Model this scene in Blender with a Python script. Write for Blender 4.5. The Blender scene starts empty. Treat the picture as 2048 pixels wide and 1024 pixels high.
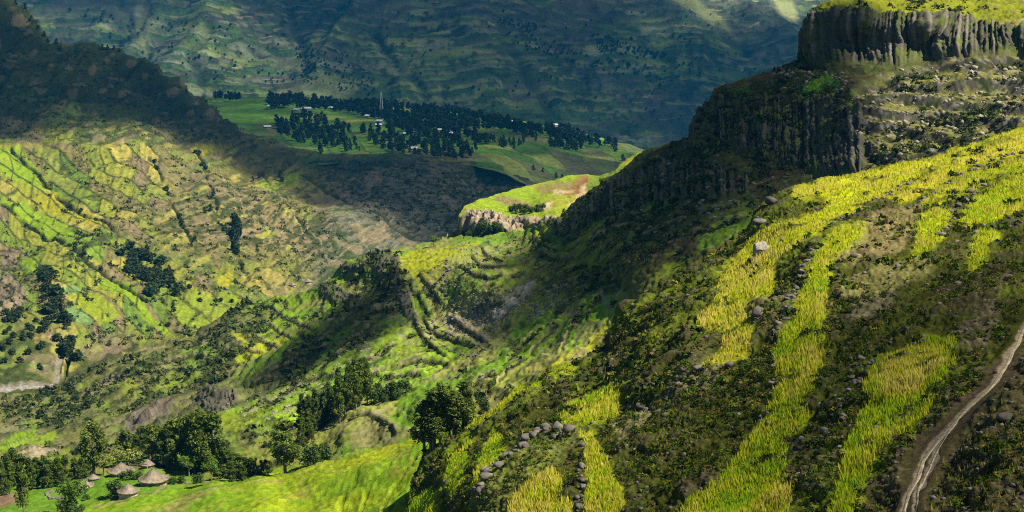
import bpy, math, random, time
import numpy as np
T0 = time.time()
rng = np.random.default_rng(7)
random.seed(7)
scene = bpy.context.scene
COL = scene.collection

# ------------------------------------------------------------------ camera
F = 2900.0                       # focal length in photo pixels (photo is 2048 wide)
HORIZON = 50.0                   # photo row of the horizon
PITCH = math.atan((512 - HORIZON) / F)
cd = bpy.data.cameras.new("camera")
cd.sensor_width = 36.0
cd.lens = F / 2048 * 36.0
cd.clip_start = 1.0
cd.clip_end = 20000.0
cam = bpy.data.objects.new("camera", cd)
cam.rotation_euler = (math.pi / 2 - PITCH, 0, 0)
COL.objects.link(cam)
scene.camera = cam

# ------------------------------------------------------------------ light
SUN_EL = math.radians(52)
SUN_AZ = math.radians(-16)        # measured from +X towards +Y
S = np.array([math.cos(SUN_EL) * math.cos(SUN_AZ), math.cos(SUN_EL) * math.sin(SUN_AZ), math.sin(SUN_EL)])
world = bpy.data.worlds.new("World")
scene.world = world
world.use_nodes = True
wn = world.node_tree
for n in list(wn.nodes):
    wn.nodes.remove(n)
sky = wn.nodes.new("ShaderNodeTexSky")
sky.sky_type = 'NISHITA'
sky.sun_disc = False
sky.altitude = 3000.0
sky.air_density = 0.8
sky.dust_density = 0.3
sky.sun_elevation = SUN_EL
sky.sun_rotation = math.pi / 2 - SUN_AZ     # compass angle, clockwise from +Y
bg = wn.nodes.new("ShaderNodeBackground")
bg.inputs[1].default_value = 0.05
wo = wn.nodes.new("ShaderNodeOutputWorld")
wn.links.new(sky.outputs[0], bg.inputs[0])
wn.links.new(bg.outputs[0], wo.inputs[0])
sl = bpy.data.lights.new("sun", 'SUN')
sl.energy = 5.0
sl.angle = math.radians(0.6)
sl.color = (1.0, 0.93, 0.80)
sun = bpy.data.objects.new("sun", sl)
from mathutils import Vector
sun.rotation_euler = Vector(S).to_track_quat('Z', 'Y').to_euler()
COL.objects.link(sun)
scene.view_settings.view_transform = 'Standard'
scene.view_settings.look = 'None'
scene.view_settings.gamma = 1.0
scene.view_settings.exposure = 1.22
scene.view_settings.use_curve_mapping = False
scene.render.engine = 'CYCLES'
cy = scene.cycles
cy.use_denoising = False
cy.filter_width = 1.1
cy.max_bounces = 5
cy.diffuse_bounces = 1
cy.glossy_bounces = 1
cy.transmission_bounces = 2
cy.volume_bounces = 0
cy.transparent_max_bounces = 8
cy.use_fast_gi = False

# ------------------------------------------------------------------ helpers: noise, survey points, polygons
CP, SP = math.cos(PITCH), math.sin(PITCH)
def at(px, py, D):
    """Point of the place seen at photo pixel (px,py) when it stands D metres ahead of the camera."""
    px = np.asarray(px, float); py = np.asarray(py, float); D = np.asarray(D, float)
    a = (px - 1024) / F; b = (512 - py) / F
    ry = CP + b * SP
    rz = -SP + b * CP
    return np.stack([a / ry * D, D + 0 * a, rz / ry * D], -1)

def _h(i, j, k, seed):
    n = (i * 374761393 + j * 668265263 + k * 2147483647 + seed * 974634777) & 0xFFFFFFFF
    n = ((n ^ (n >> 13)) * 1274126177) & 0xFFFFFFFF
    n = ((n ^ (n >> 16)) * 2246822519) & 0xFFFFFFFF
    return ((n ^ (n >> 15)) & 0xFFFFFF).astype(np.float32) / 16777215.0
def hash1(i, j=0, seed=0):
    i = np.asarray(i, np.int64); j = np.asarray(j, np.int64) + 0 * i
    return _h(i, j, 0 * i, seed)
def noise(x, y, z=None, seed=0):
    """value noise in -1..1"""
    x = np.asarray(x, np.float64); y = np.asarray(y, np.float64) + 0 * x
    xi = np.floor(x).astype(np.int64); yi = np.floor(y).astype(np.int64)
    fx = (x - xi).astype(np.float32); fy = (y - yi).astype(np.float32)
    fx = fx * fx * fx * (fx * (fx * 6 - 15) + 10); fy = fy * fy * fy * (fy * (fy * 6 - 15) + 10)
    def plane(k):
        a = _h(xi, yi, k, seed); b = _h(xi + 1, yi, k, seed); c = _h(xi, yi + 1, k, seed); d = _h(xi + 1, yi + 1, k, seed)
        return (a * (1 - fx) + b * fx) * (1 - fy) + (c * (1 - fx) + d * fx) * fy
    if z is None:
        return plane(0 * xi) * 2 - 1
    z = np.asarray(z, np.float64) + 0 * x
    zi = np.floor(z).astype(np.int64); fz = (z - zi).astype(np.float32)
    fz = fz * fz * fz * (fz * (fz * 6 - 15) + 10)
    return (plane(zi) * (1 - fz) + plane(zi + 1) * fz) * 2 - 1
def fbm(x, y, z=None, o=4, seed=0, g=0.5, ridged=False):
    s = 0; a = 1.0; t = 0.0; f = 1.0
    for i in range(o):
        n = noise(x * f, y * f, None if z is None else z * f, seed + i * 17)
        if ridged:
            n = 1 - 2 * np.abs(n)
        s = s + a * n; t += a; a *= g; f *= 2.03
    return s / t
def sm(e0, e1, x):
    t = np.clip((x - e0) / (e1 - e0), 0, 1)
    return t * t * (3 - 2 * t)
def seg_dist(px, py, pts, closed=False):
    P = np.asarray(pts, float)
    d2 = np.full(px.shape, 1e18)
    n = len(P)
    for i in range(n if closed else n - 1):
        ax, ay = P[i]; bx, by = P[(i + 1) % n]
        vx, vy = bx - ax, by - ay
        L = vx * vx + vy * vy + 1e-9
        t = np.clip(((px - ax) * vx + (py - ay) * vy) / L, 0, 1)
        d2 = np.minimum(d2, (px - ax - t * vx) ** 2 + (py - ay - t * vy) ** 2)
    return np.sqrt(d2)
def inside(px, py, pts):
    P = np.asarray(pts, float); r = np.zeros(px.shape, bool); n = len(P)
    for i in range(n):
        x1, y1 = P[i]; x2, y2 = P[(i + 1) % n]
        if y1 == y2: continue
        c = ((y1 > py) != (y2 > py)) & (px < (x2 - x1) * (py - y1) / (y2 - y1) + x1)
        r ^= c
    return r
def area(px, py, pts, feather=4.0):
    """soft mask 0..1 of an outline"""
    P = np.asarray(pts, float); m = np.zeros(px.shape)
    lo = P.min(0) - feather * 2; hi = P.max(0) + feather * 2
    k = (px > lo[0]) & (px < hi[0]) & (py > lo[1]) & (py < hi[1])
    if not k.any(): return m
    qx, qy = px[k], py[k]
    d = seg_dist(qx, qy, P, True); s = np.where(inside(qx, qy, P), d, -d)
    m[k] = sm(-feather, feather, s)
    return m
def line(px, py, pts, w):
    """1 on a polyline, falling to 0 at distance w"""
    P = np.asarray(pts, float); m = np.zeros(px.shape)
    lo = P.min(0) - w; hi = P.max(0) + w
    k = (px > lo[0]) & (px < hi[0]) & (py > lo[1]) & (py < hi[1])
    if k.any():
        m[k] = 1 - sm(0, w, seg_dist(px[k], py[k], P))
    return m
class Spline:
    """thin-plate surface through survey points (px, py, D)"""
    def __init__(self, pts, lam=1e-4):
        P = np.array(pts, float)
        self.c = P[:, :2] / 1000.0
        v = np.log(P[:, 2]); n = len(P)
        K = self._k(self.c, self.c) + lam * np.eye(n)
        A = np.zeros((n + 3, n + 3)); A[:n, :n] = K
        A[:n, n] = 1; A[:n, n + 1:] = self.c
        A[n, :n] = 1; A[n + 1:, :n] = self.c.T
        w = np.linalg.solve(A, np.concatenate([v, [0, 0, 0]]))
        self.w = w[:n]; self.p = w[n:]
    @staticmethod
    def _k(a, b):
        d2 = ((a[:, None, :] - b[None]) ** 2).sum(-1)
        return np.where(d2 > 1e-12, 0.5 * d2 * np.log(np.maximum(d2, 1e-12)), 0)
    def __call__(self, px, py):
        q = np.stack([px.ravel(), py.ravel()], -1) / 1000.0
        out = np.empty(len(q))
        for i in range(0, len(q), 40000):
            s = q[i:i + 40000]
            out[i:i + 40000] = self._k(s, self.c) @ self.w + self.p[0] + s @ self.p[1:]
        return np.exp(out).reshape(px.shape)
def interp(x, pts):
    P = np.array(pts, float)
    return np.interp(x, P[:, 0], P[:, 1])
def C(*rgb):
    return np.array(rgb, float)
def mixc(col, c, m):
    m = np.asarray(m)[..., None]
    col[...] = col * (1 - m) + np.asarray(c) * m

# ------------------------------------------------------------------ helpers: meshes, materials, tags
def mesh_from(name, verts, faces, mats=(), smooth=False, color=None, fmat=None):
    """verts (n,3), faces (m,3) or (m,4) int arrays"""
    me = bpy.data.meshes.new(name)
    verts = np.ascontiguousarray(verts, np.float32); faces = np.ascontiguousarray(faces, np.int32)
    k = faces.shape[1]; m = len(faces)
    me.vertices.add(len(verts)); me.vertices.foreach_set("co", verts.ravel())
    me.loops.add(m * k); me.loops.foreach_set("vertex_index", faces.ravel())
    me.polygons.add(m)
    me.polygons.foreach_set("loop_start", np.arange(0, m * k, k, dtype=np.int32))
    if smooth:
        me.polygons.foreach_set("use_smooth", np.ones(m, bool))
    for mt in mats:
        me.materials.append(mt)
    if fmat is not None:
        me.polygons.foreach_set("material_index", np.asarray(fmat, np.int32))
    me.update(calc_edges=True)
    if color is not None:
        a = me.attributes.new("tint", 'FLOAT_COLOR', 'POINT')
        cc = np.ones((len(verts), 4), np.float32); cc[:, :3] = color
        a.data.foreach_set("color", cc.ravel())
    return me
def link(name, me, parent=None, loc=None):
    o = bpy.data.objects.new(name, me)
    COL.objects.link(o)
    if parent is not None: o.parent = parent
    if loc is not None: o.location = loc
    return o
def tag(o, label=None, cat=None, group=None, kind=None):
    if label: o["label"] = label
    if cat: o["category"] = cat
    if group: o["group"] = group
    if kind: o["kind"] = kind
    return o
def material(name, rough=0.95, spec=0.0, tint=True, color=(0.5, 0.5, 0.5), grain=0.25, scale=1.0, bump=0.0, bscale=3.0, bdist=0.1, translucent=0.0):
    """Principled; base colour = vertex tint (or a colour) times procedural grain"""
    m = bpy.data.materials.new(name); m.use_nodes = True
    nt = m.node_tree; bs = nt.nodes["Principled BSDF"]
    bs.inputs["Roughness"].default_value = rough
    bs.inputs["Specular IOR Level"].default_value = spec
    tc = nt.nodes.new("ShaderNodeTexCoord")
    nz = nt.nodes.new("ShaderNodeTexNoise"); nz.inputs["Scale"].default_value = scale; nz.inputs["Detail"].default_value = 5
    nz.inputs["Roughness"].default_value = 0.65
    nt.links.new(tc.outputs["Object"], nz.inputs["Vector"])
    mr = nt.nodes.new("ShaderNodeMapRange"); mr.inputs[1].default_value = 0.25; mr.inputs[2].default_value = 0.75
    mr.inputs[3].default_value = 1 - grain; mr.inputs[4].default_value = 1 + grain
    nt.links.new(nz.outputs["Fac"], mr.inputs[0])
    mx = nt.nodes.new("ShaderNodeMix"); mx.data_type = 'RGBA'; mx.blend_type = 'MULTIPLY'; mx.inputs[0].default_value = 1.0
    if tint:
        at_ = nt.nodes.new("ShaderNodeAttribute"); at_.attribute_name = "tint"
        nt.links.new(at_.outputs["Color"], mx.inputs[6])
    else:
        mx.inputs[6].default_value = (*color, 1)
    nt.links.new(mr.outputs[0], mx.inputs[7])
    nt.links.new(mx.outputs[2], bs.inputs["Base Color"])
    if bump > 0:
        nb = nt.nodes.new("ShaderNodeTexNoise"); nb.inputs["Scale"].default_value = bscale; nb.inputs["Detail"].default_value = 6
        nb.inputs["Roughness"].default_value = 0.7
        nt.links.new(tc.outputs["Object"], nb.inputs["Vector"])
        bp = nt.nodes.new("ShaderNodeBump"); bp.inputs["Strength"].default_value = bump; bp.inputs["Distance"].default_value = bdist
        nt.links.new(nb.outputs["Fac"], bp.inputs["Height"])
        nt.links.new(bp.outputs[0], bs.inputs["Normal"])
    if translucent > 0:
        tl = nt.nodes.new("ShaderNodeBsdfTranslucent"); ms = nt.nodes.new("ShaderNodeMixShader"); ms.inputs[0].default_value = translucent
        nt.links.new(mx.outputs[2], tl.inputs[0])
        nt.links.new(bs.outputs[0], ms.inputs[1]); nt.links.new(tl.outputs[0], ms.inputs[2])
        nt.links.new(ms.outputs[0], nt.nodes["Material Output"].inputs[0])
    return m

# ------------------------------------------------------------------ terrain sheets
class Sheet:
    """A piece of the land: a curved surface through survey points, its crest line on top, falling away behind the crest."""
    def __init__(self, survey, crest, foot, x0, x1, dx, dy, lam=1e-4, back=((6, -1), (20, -6), (60, -25), (160, -80))):
        self.sp = Spline(survey, lam)
        self.xs = np.arange(x0, x1 + dx, dx, dtype=float)
        self.top = interp(self.xs, crest); self.bot = interp(self.xs, foot)
        n = int(np.ceil((self.bot - self.top).max() / dy)) + 1
        self.v = np.linspace(0, 1, n)
        self.px = np.repeat(self.xs[None], n, 0)
        self.py = self.top[None] + self.v[:, None] * (self.bot - self.top)[None]
        self.back = back
        self.P = at(self.px, self.py, self.sp(self.px, self.py))
        self.base = self.P.copy()
        self.normals()
        self.col = np.zeros(self.P.shape)
    def normals(self):
        a = np.gradient(self.P, axis=1); b = np.gradient(self.P, axis=0)
        n = np.cross(b, a); n /= np.linalg.norm(n, axis=-1, keepdims=True) + 1e-9
        s = np.sign((n * self.P).sum(-1, keepdims=True)); self.N = np.where(s > 0, -n, n)
    def push(self, d, direction=None):
        self.P = self.P + (self.N if direction is None else direction) * d[..., None]
    def sample(self, px, py, A=None):
        """bilinear lookup of the finished surface at photo coordinates"""
        A = self.P if A is None else A
        px = np.asarray(px, float); py = np.asarray(py, float)
        cx = np.clip((px - self.xs[0]) / (self.xs[1] - self.xs[0]), 0, len(self.xs) - 1.001)
        i = cx.astype(int); fx = cx - i
        t = np.interp(px, self.xs, self.top); b = np.interp(px, self.xs, self.bot)
        cy_ = np.clip((py - t) / (b - t) * (len(self.v) - 1), 0, len(self.v) - 1.001)
        j = cy_.astype(int); fy = cy_ - j
        sh = (...,) + (None,) * (A.ndim - 2)
        fx = fx[sh]; fy = fy[sh]
        return (A[j, i] * (1 - fx) + A[j, i + 1] * fx) * (1 - fy) + (A[j + 1, i] * (1 - fx) + A[j + 1, i + 1] * fx) * fy
    def build(self, name, mat, smooth=False):
        rows, cols = self.px.shape
        B = []
        rowtop = self.P[0]
        for d, dz in self.back[::-1]:
            r = rowtop.copy(); r[:, 1] += d * (1 + 0 * r[:, 1]); r[:, 0] *= 1 + d / np.maximum(rowtop[:, 1], 1); r[:, 2] += dz
            B.append(r)
        V = np.concatenate([np.array(B).reshape(len(B), cols, 3), self.P], 0) if B else self.P
        Cc = np.concatenate([np.repeat(self.col[:1], len(B), 0), self.col], 0) if B else self.col
        R = V.shape[0]
        idx = np.arange(R * cols).reshape(R, cols)
        q = np.stack([idx[:-1, :-1], idx[1:, :-1], idx[1:, 1:], idx[:-1, 1:]], -1).reshape(-1, 4)
        me = mesh_from(name, V.reshape(-1, 3), q, [mat], smooth, Cc.reshape(-1, 3))
        o = link(name, me); tag(o, kind="structure")
        return o

# palette of real ground colours (linear albedo)
BARLEY = C(0.27, 0.255, 0.020); BARLEY_G = C(0.17, 0.215, 0.010); STRAW = C(0.36, 0.27, 0.07)
GRASS = C(0.075, 0.15, 0.012); LIME = C(0.16, 0.24, 0.012); DEEP = C(0.030, 0.062, 0.010)
SCRUB = C(0.030, 0.040, 0.012); MOSS = C(0.085, 0.105, 0.018); OLIVE = C(0.125, 0.115, 0.030)
SOIL = C(0.085, 0.058, 0.036); DARKSOIL = C(0.030, 0.024, 0.016); TAN = C(0.27, 0.205, 0.115)
ROCK = C(0.150, 0.130, 0.100); DARKROCK = C(0.050, 0.046, 0.038); GREY = C(0.19, 0.17, 0.145); RED = C(0.20, 0.085, 0.045)
MIST = C(0.13, 0.21, 0.07)

M_NEAR = material("near_ground", grain=0.6, scale=4.0, bump=0.6, bscale=5.0, bdist=0.15)
M_MID = material("mid_ground", grain=0.6, scale=0.9, bump=0.5, bscale=1.5, bdist=0.4)
M_FAR = material("far_ground", grain=0.55, scale=0.22, bump=0.5, bscale=0.2, bdist=2.0)

def patchwork(P, zstep, slen, seed, wob=0.35):
    """contour strips cut into plots: returns row id, plot id and position across the strip"""
    x, y, z = P[..., 0], P[..., 1], P[..., 2]
    zz = z / zstep + wob * 3 * fbm(x / (slen * 1.3), y / (slen * 1.3), o=3, seed=seed)
    row = np.floor(zz); fr = zz - row
    s = (x + 0.35 * y) / slen + hash1(row, 3, seed) * 7 + 0.25 * noise(x / slen * 1.7, y / slen * 1.7, seed=seed + 5)
    pl = np.floor(s); fs = s - pl
    return row, pl, fr, fs

# ================================================================== A: far mountain wall
A = Sheet([(-300, 380, 2700), (1024, 360, 2650), (2300, 360, 2650), (-300, 190, 2950), (400, 190, 2930), (760, 205, 2900), (1100, 240, 2850), (1500, 250, 2850), (2300, 190, 2900),
           (-300, 100, 3230), (300, 100, 3150), (620, 120, 3250), (800, 100, 3120), (1100, 110, 3150), (1330, 110, 3350), (1600, 100, 3200), (2300, 100, 3200),
           (-300, 0, 3650), (280, 0, 3600), (450, 10, 3400), (600, 20, 3650), (800, 0, 3480), (1000, 10, 3420), (1250, 60, 3350), (1180, 0, 3700), (1450, 20, 3520), (1600, 0, 3900), (2300, 0, 3600),
           (-300, -90, 4000), (1024, -90, 4000), (2300, -90, 4000)],
          [(-400, -90), (2450, -90)], [(-400, 400), (2450, 400)], -240, 2290, 3.0, 2.8, back=((200, -10), (900, -200)))
def do_A(a):
    px, py = a.px, a.py
    x, y, z = [a.base[..., i] for i in range(3)]
    wx = x + 60 * fbm(x / 300, y / 300, o=3, seed=2)
    gul = fbm(wx / 260, y / 1100, o=4, seed=3, ridged=True)
    a.push(gul * 26 * sm(380, 200, py))
    glines = [[(290, 100), (262, 50), (232, 0)], [(290, 118), (285, 60), (300, 0)], [(612, 150), (603, 90), (590, 40), (570, 0)], [(620, 120), (680, 40), (700, 0)],
              [(850, 190), (780, 110), (745, 70)], [(1340, 130), (1260, 60), (1160, 20)], [(1100, 230), (1040, 150), (1000, 90)], [(1500, 100), (1420, 40), (1340, 0)], [(400, 170), (380, 120), (420, 60)]]
    g = np.zeros(px.shape)
    qx = px + 5 * noise(x / 40, z / 40, seed=9)
    for l in glines:
        g = np.maximum(g, line(qx, py + 6 * noise(x / 60, z / 30, seed=10), l, 17))
    a.push(-7 * g)
    a.push(4 * fbm(x / 45, y / 45, z / 45, o=4, seed=12))
    speck = fbm(x / 13, y / 30, z / 5.5, o=3, seed=13)
    a.push(2.2 * sm(0.0, 0.5, speck))
    row, pl, fr, fs = patchwork(a.base, 8, 95, 21, wob=0.13)
    tex = fbm(x / 22, y / 60, z / 22, o=3, seed=31)
    big = fbm(x / 330, y / 330, o=3, seed=33)
    # terraces: flat tread, steep riser
    a.push((sm(0.6, 1.0, fr) - fr) * 7.0, np.array([0, 0, 1.0]))
    h = hash1(row, pl, 5)
    c = a.col
    c[...] = C(0.065, 0.10, 0.03)
    pal = [C(0.06, 0.11, 0.03), C(0.11, 0.16, 0.04), C(0.17, 0.20, 0.06), C(0.10, 0.09, 0.07), C(0.045, 0.085, 0.030), C(0.16, 0.18, 0.10), C(0.06, 0.085, 0.04)]
    for i, p in enumerate(pal):
        mixc(c, p, (np.floor(h * len(pal)) == i) * 0.85)
    rough = sm(0.05, 0.4, big + 0.5 * tex + 0.15)
    mixc(c, C(0.055, 0.060, 0.050), rough * 0.75)
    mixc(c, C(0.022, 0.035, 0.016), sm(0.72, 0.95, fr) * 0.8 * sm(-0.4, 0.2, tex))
    mixc(c, C(0.022, 0.035, 0.016), sm(0.30, 0.45, tex) * 0.8)
    mixc(c, C(0.014, 0.024, 0.012), sm(0.15, 0.4, speck + 0.25 * big + 0.2 * tex) * 0.7)
    mixc(c, C(0.24, 0.23, 0.11), sm(0.86, 0.9, hash1(row, np.floor(fs * 3) + pl * 3, 15)) * sm(0.5, 0.3, fr) * 0.7)
    mixc(c, C(0.018, 0.028, 0.014), sm(0.25, 0.8, g) * 0.5)
    top = sm(70, 10, py) * sm(0.0, 0.4, noise(x / 150, z / 90, seed=41))
    mixc(c, C(0.08, 0.075, 0.065), top * 0.7)
    for poly, k in [([(520, 215), (560, 185), (640, 160), (720, 170), (700, 215)], .5), ([(545, 120), (600, 100), (640, 125), (600, 150)], .4),
                    ([(1340, 0), (1400, 30), (1460, 55), (1440, 30), (1390, 0)], .8), ([(1540, 0), (1560, 40), (1600, 55), (1585, 0)], .8), ([(270, 60), (300, 20), (310, 60), (290, 110)], .6), ([(760, 130), (800, 120), (820, 140), (790, 150)], .5),
                    ([(350, 50), (400, 45), (420, 75), (370, 80)], .4)]:
        mixc(c, C(0.22, 0.24, 0.09), area(qx, py, poly, 8) * k)
    c *= (1 + 0.25 * tex)[..., None]
do_A(A)
A.build("far_mountain", M_FAR)

# ================================================================== B: village plateau
B = Sheet([(200, 200, 2350), (430, 192, 2350), (760, 205, 2350), (1000, 235, 2250), (1150, 262, 2050), (1290, 296, 1850), (1500, 330, 1800),
           (200, 300, 1500), (430, 250, 1700), (560, 290, 1470), (640, 322, 1380), (850, 316, 1370), (950, 330, 1360), (760, 250, 1760), (1000, 280, 1650), (1100, 300, 1600), (1060, 365, 1380),
           (1200, 330, 1560), (1280, 345, 1560), (1150, 390, 1370), (1290, 400, 1400), (1500, 430, 1400), (850, 400, 1250), (500, 400, 1250)],
          [(200, 196), (430, 194), (530, 196), (650, 203), (760, 207), (900, 222), (1000, 238), (1100, 255), (1200, 275), (1290, 298), (1500, 340)],
          [(200, 330), (560, 318), (640, 330), (720, 326), (850, 321), (950, 335), (1000, 354), (1060, 378), (1090, 405), (1300, 430), (1500, 460)], 330, 1420, 2.0, 1.6, back=((30, -6), (120, -45), (420, -160)))
def do_B(b):
    px, py = b.px, b.py
    x, y, z = [b.base[..., i] for i in range(3)]
    b.push(5.0 * fbm(x / 120, y / 120, o=3, seed=51) + 2.0 * fbm(x / 30, y / 30, o=2, seed=57), np.array([0, 0, 1.0]))
    big = fbm(x / 160, y / 260, o=3, seed=52); tex = fbm(x / 12, y / 30, o=3, seed=53)
    s1 = np.floor(x / 38 + 0.6 * noise(x / 90, y / 140, seed=54) + y / 160); s2 = np.floor(y / 58 + 0.5 * noise(x / 80, y / 120, seed=55) - x / 170)
    f1 = np.abs((x / 38 + 0.6 * noise(x / 90, y / 140, seed=54) + y / 160) % 1 - 0.5) * 2
    f2 = np.abs((y / 58 + 0.5 * noise(x / 80, y / 120, seed=55) - x / 170) % 1 - 0.5) * 2
    h = hash1(s1, s2, 6)
    c = b.col; c[...] = C(0.07, 0.15, 0.022)
    for i, p in enumerate([C(0.075, 0.17, 0.02), C(0.13, 0.21, 0.03), C(0.045, 0.10, 0.02), C(0.20, 0.22, 0.05), C(0.11, 0.10, 0.05), C(0.08, 0.16, 0.025)]):
        mixc(c, p, (np.floor(h * 6) == i) * 0.8)
    edge = np.maximum(sm(0.86, 0.98, f1), sm(0.86, 0.98, f2))
    mixc(c, C(0.035, 0.06, 0.02), edge * 0.6 * sm(-0.5, 0.2, big))
    mixc(c, C(0.09, 0.19, 0.022), area(px, py, [(430, 195), (530, 205), (660, 220), (700, 235), (560, 250), (480, 255), (430, 235)], 8) * 0.85)
    mixc(c, C(0.24, 0.27, 0.04), area(px, py, [(540, 232), (600, 226), (690, 232), (660, 240), (570, 240)], 5) * 0.7)
    mixc(c, C(0.24, 0.27, 0.04), area(px, py, [(690, 240), (740, 238), (755, 243), (710, 246)], 3) * 0.8)
    # worn slopes at the right end
    m = sm(0.0, 0.5, big + tex * 0.4 + (py - 335) / 60.0) * sm(1000, 1120, px)
    mixc(c, C(0.085, 0.08, 0.05), m * 0.7)
    c *= (1 + 0.2 * tex)[..., None]
do_B(B)
B.build("plateau", M_FAR)

# ================================================================== C: left mountain and valley sides
Cs = Sheet([(-250, -40, 1650), (0, 0, 1560), (50, 45, 1530), (115, 95, 1500), (210, 100, 1500), (330, 160, 1490), (430, 235, 1480), (530, 280, 1450), (640, 320, 1400), (760, 316, 1370), (850, 312, 1365), (950, 325, 1360), (1060, 362, 1370), (1200, 420, 1380),
            (-250, 100, 1480), (0, 110, 1430), (120, 190, 1350), (0, 200, 1300), (200, 200, 1370), (330, 230, 1390), (-250, 260, 1250), (0, 285, 1190), (200, 270, 1220), (430, 290, 1330), (560, 320, 1340),
            (0, 400, 1010), (150, 380, 1060), (300, 380, 1090), (450, 400, 1130), (-250, 420, 960), (600, 420, 1190), (700, 400, 1240), (850, 400, 1270), (1000, 430, 1300), (1150, 480, 1330),
            (0, 520, 860), (150, 500, 880), (270, 510, 900), (400, 500, 950), (520, 480, 1010), (640, 480, 1080), (740, 470, 1150), (850, 480, 1210), (1000, 520, 1250),
            (-250, 620, 760), (0, 610, 770), (90, 600, 760), (200, 590, 790), (320, 600, 790), (430, 585, 830), (520, 590, 850), (640, 560, 960), (760, 520, 1080),
            (0, 700, 680), (90, 690, 690), (150, 700, 680), (250, 650, 730), (380, 660, 700), (480, 640, 760), (600, 640, 850), (-250, 760, 620), (0, 775, 610), (100, 760, 622), (250, 730, 650), (400, 740, 630), (600, 720, 760)],
           [(-300, -60), (-60, -40), (0, -5), (18, 8), (35, 20), (55, 42), (80, 62), (105, 88), (125, 95), (165, 96), (210, 101), (250, 118), (290, 136), (340, 163), (385, 192), (415, 222), (450, 247), (500, 268), (545, 287), (600, 312), (640, 322), (720, 319), (850, 313), (950, 327), (1000, 345), (1060, 363), (1200, 425)],
           [(-300, 860), (0, 850), (200, 800), (400, 760), (600, 720), (760, 640), (900, 580), (1200, 560)], -230, 1130, 2.2, 2.2)
C_GULLIES = [[(300, 320), (330, 380), (352, 425), (372, 470), (385, 490)], [(395, 300), (415, 350), (425, 400), (440, 440), (455, 470), (470, 500), (500, 560)],
             [(20, 300), (70, 345), (120, 400), (165, 430), (215, 462), (235, 490), (270, 515), (310, 540), (350, 565), (395, 590), (440, 600), (490, 606)],
             [(0, 410), (50, 440), (100, 480), (150, 512), (190, 540), (240, 575), (290, 600), (340, 630), (385, 664)],
             [(100, 560), (106, 600), (120, 640), (135, 680), (140, 710), (115, 760)], [(600, 350), (680, 400), (760, 440), (830, 480)], [(1000, 345), (940, 400), (880, 460)], [(560, 400), (600, 450), (640, 500), (660, 540)], [(520, 330), (560, 380), (600, 440)]]
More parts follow.
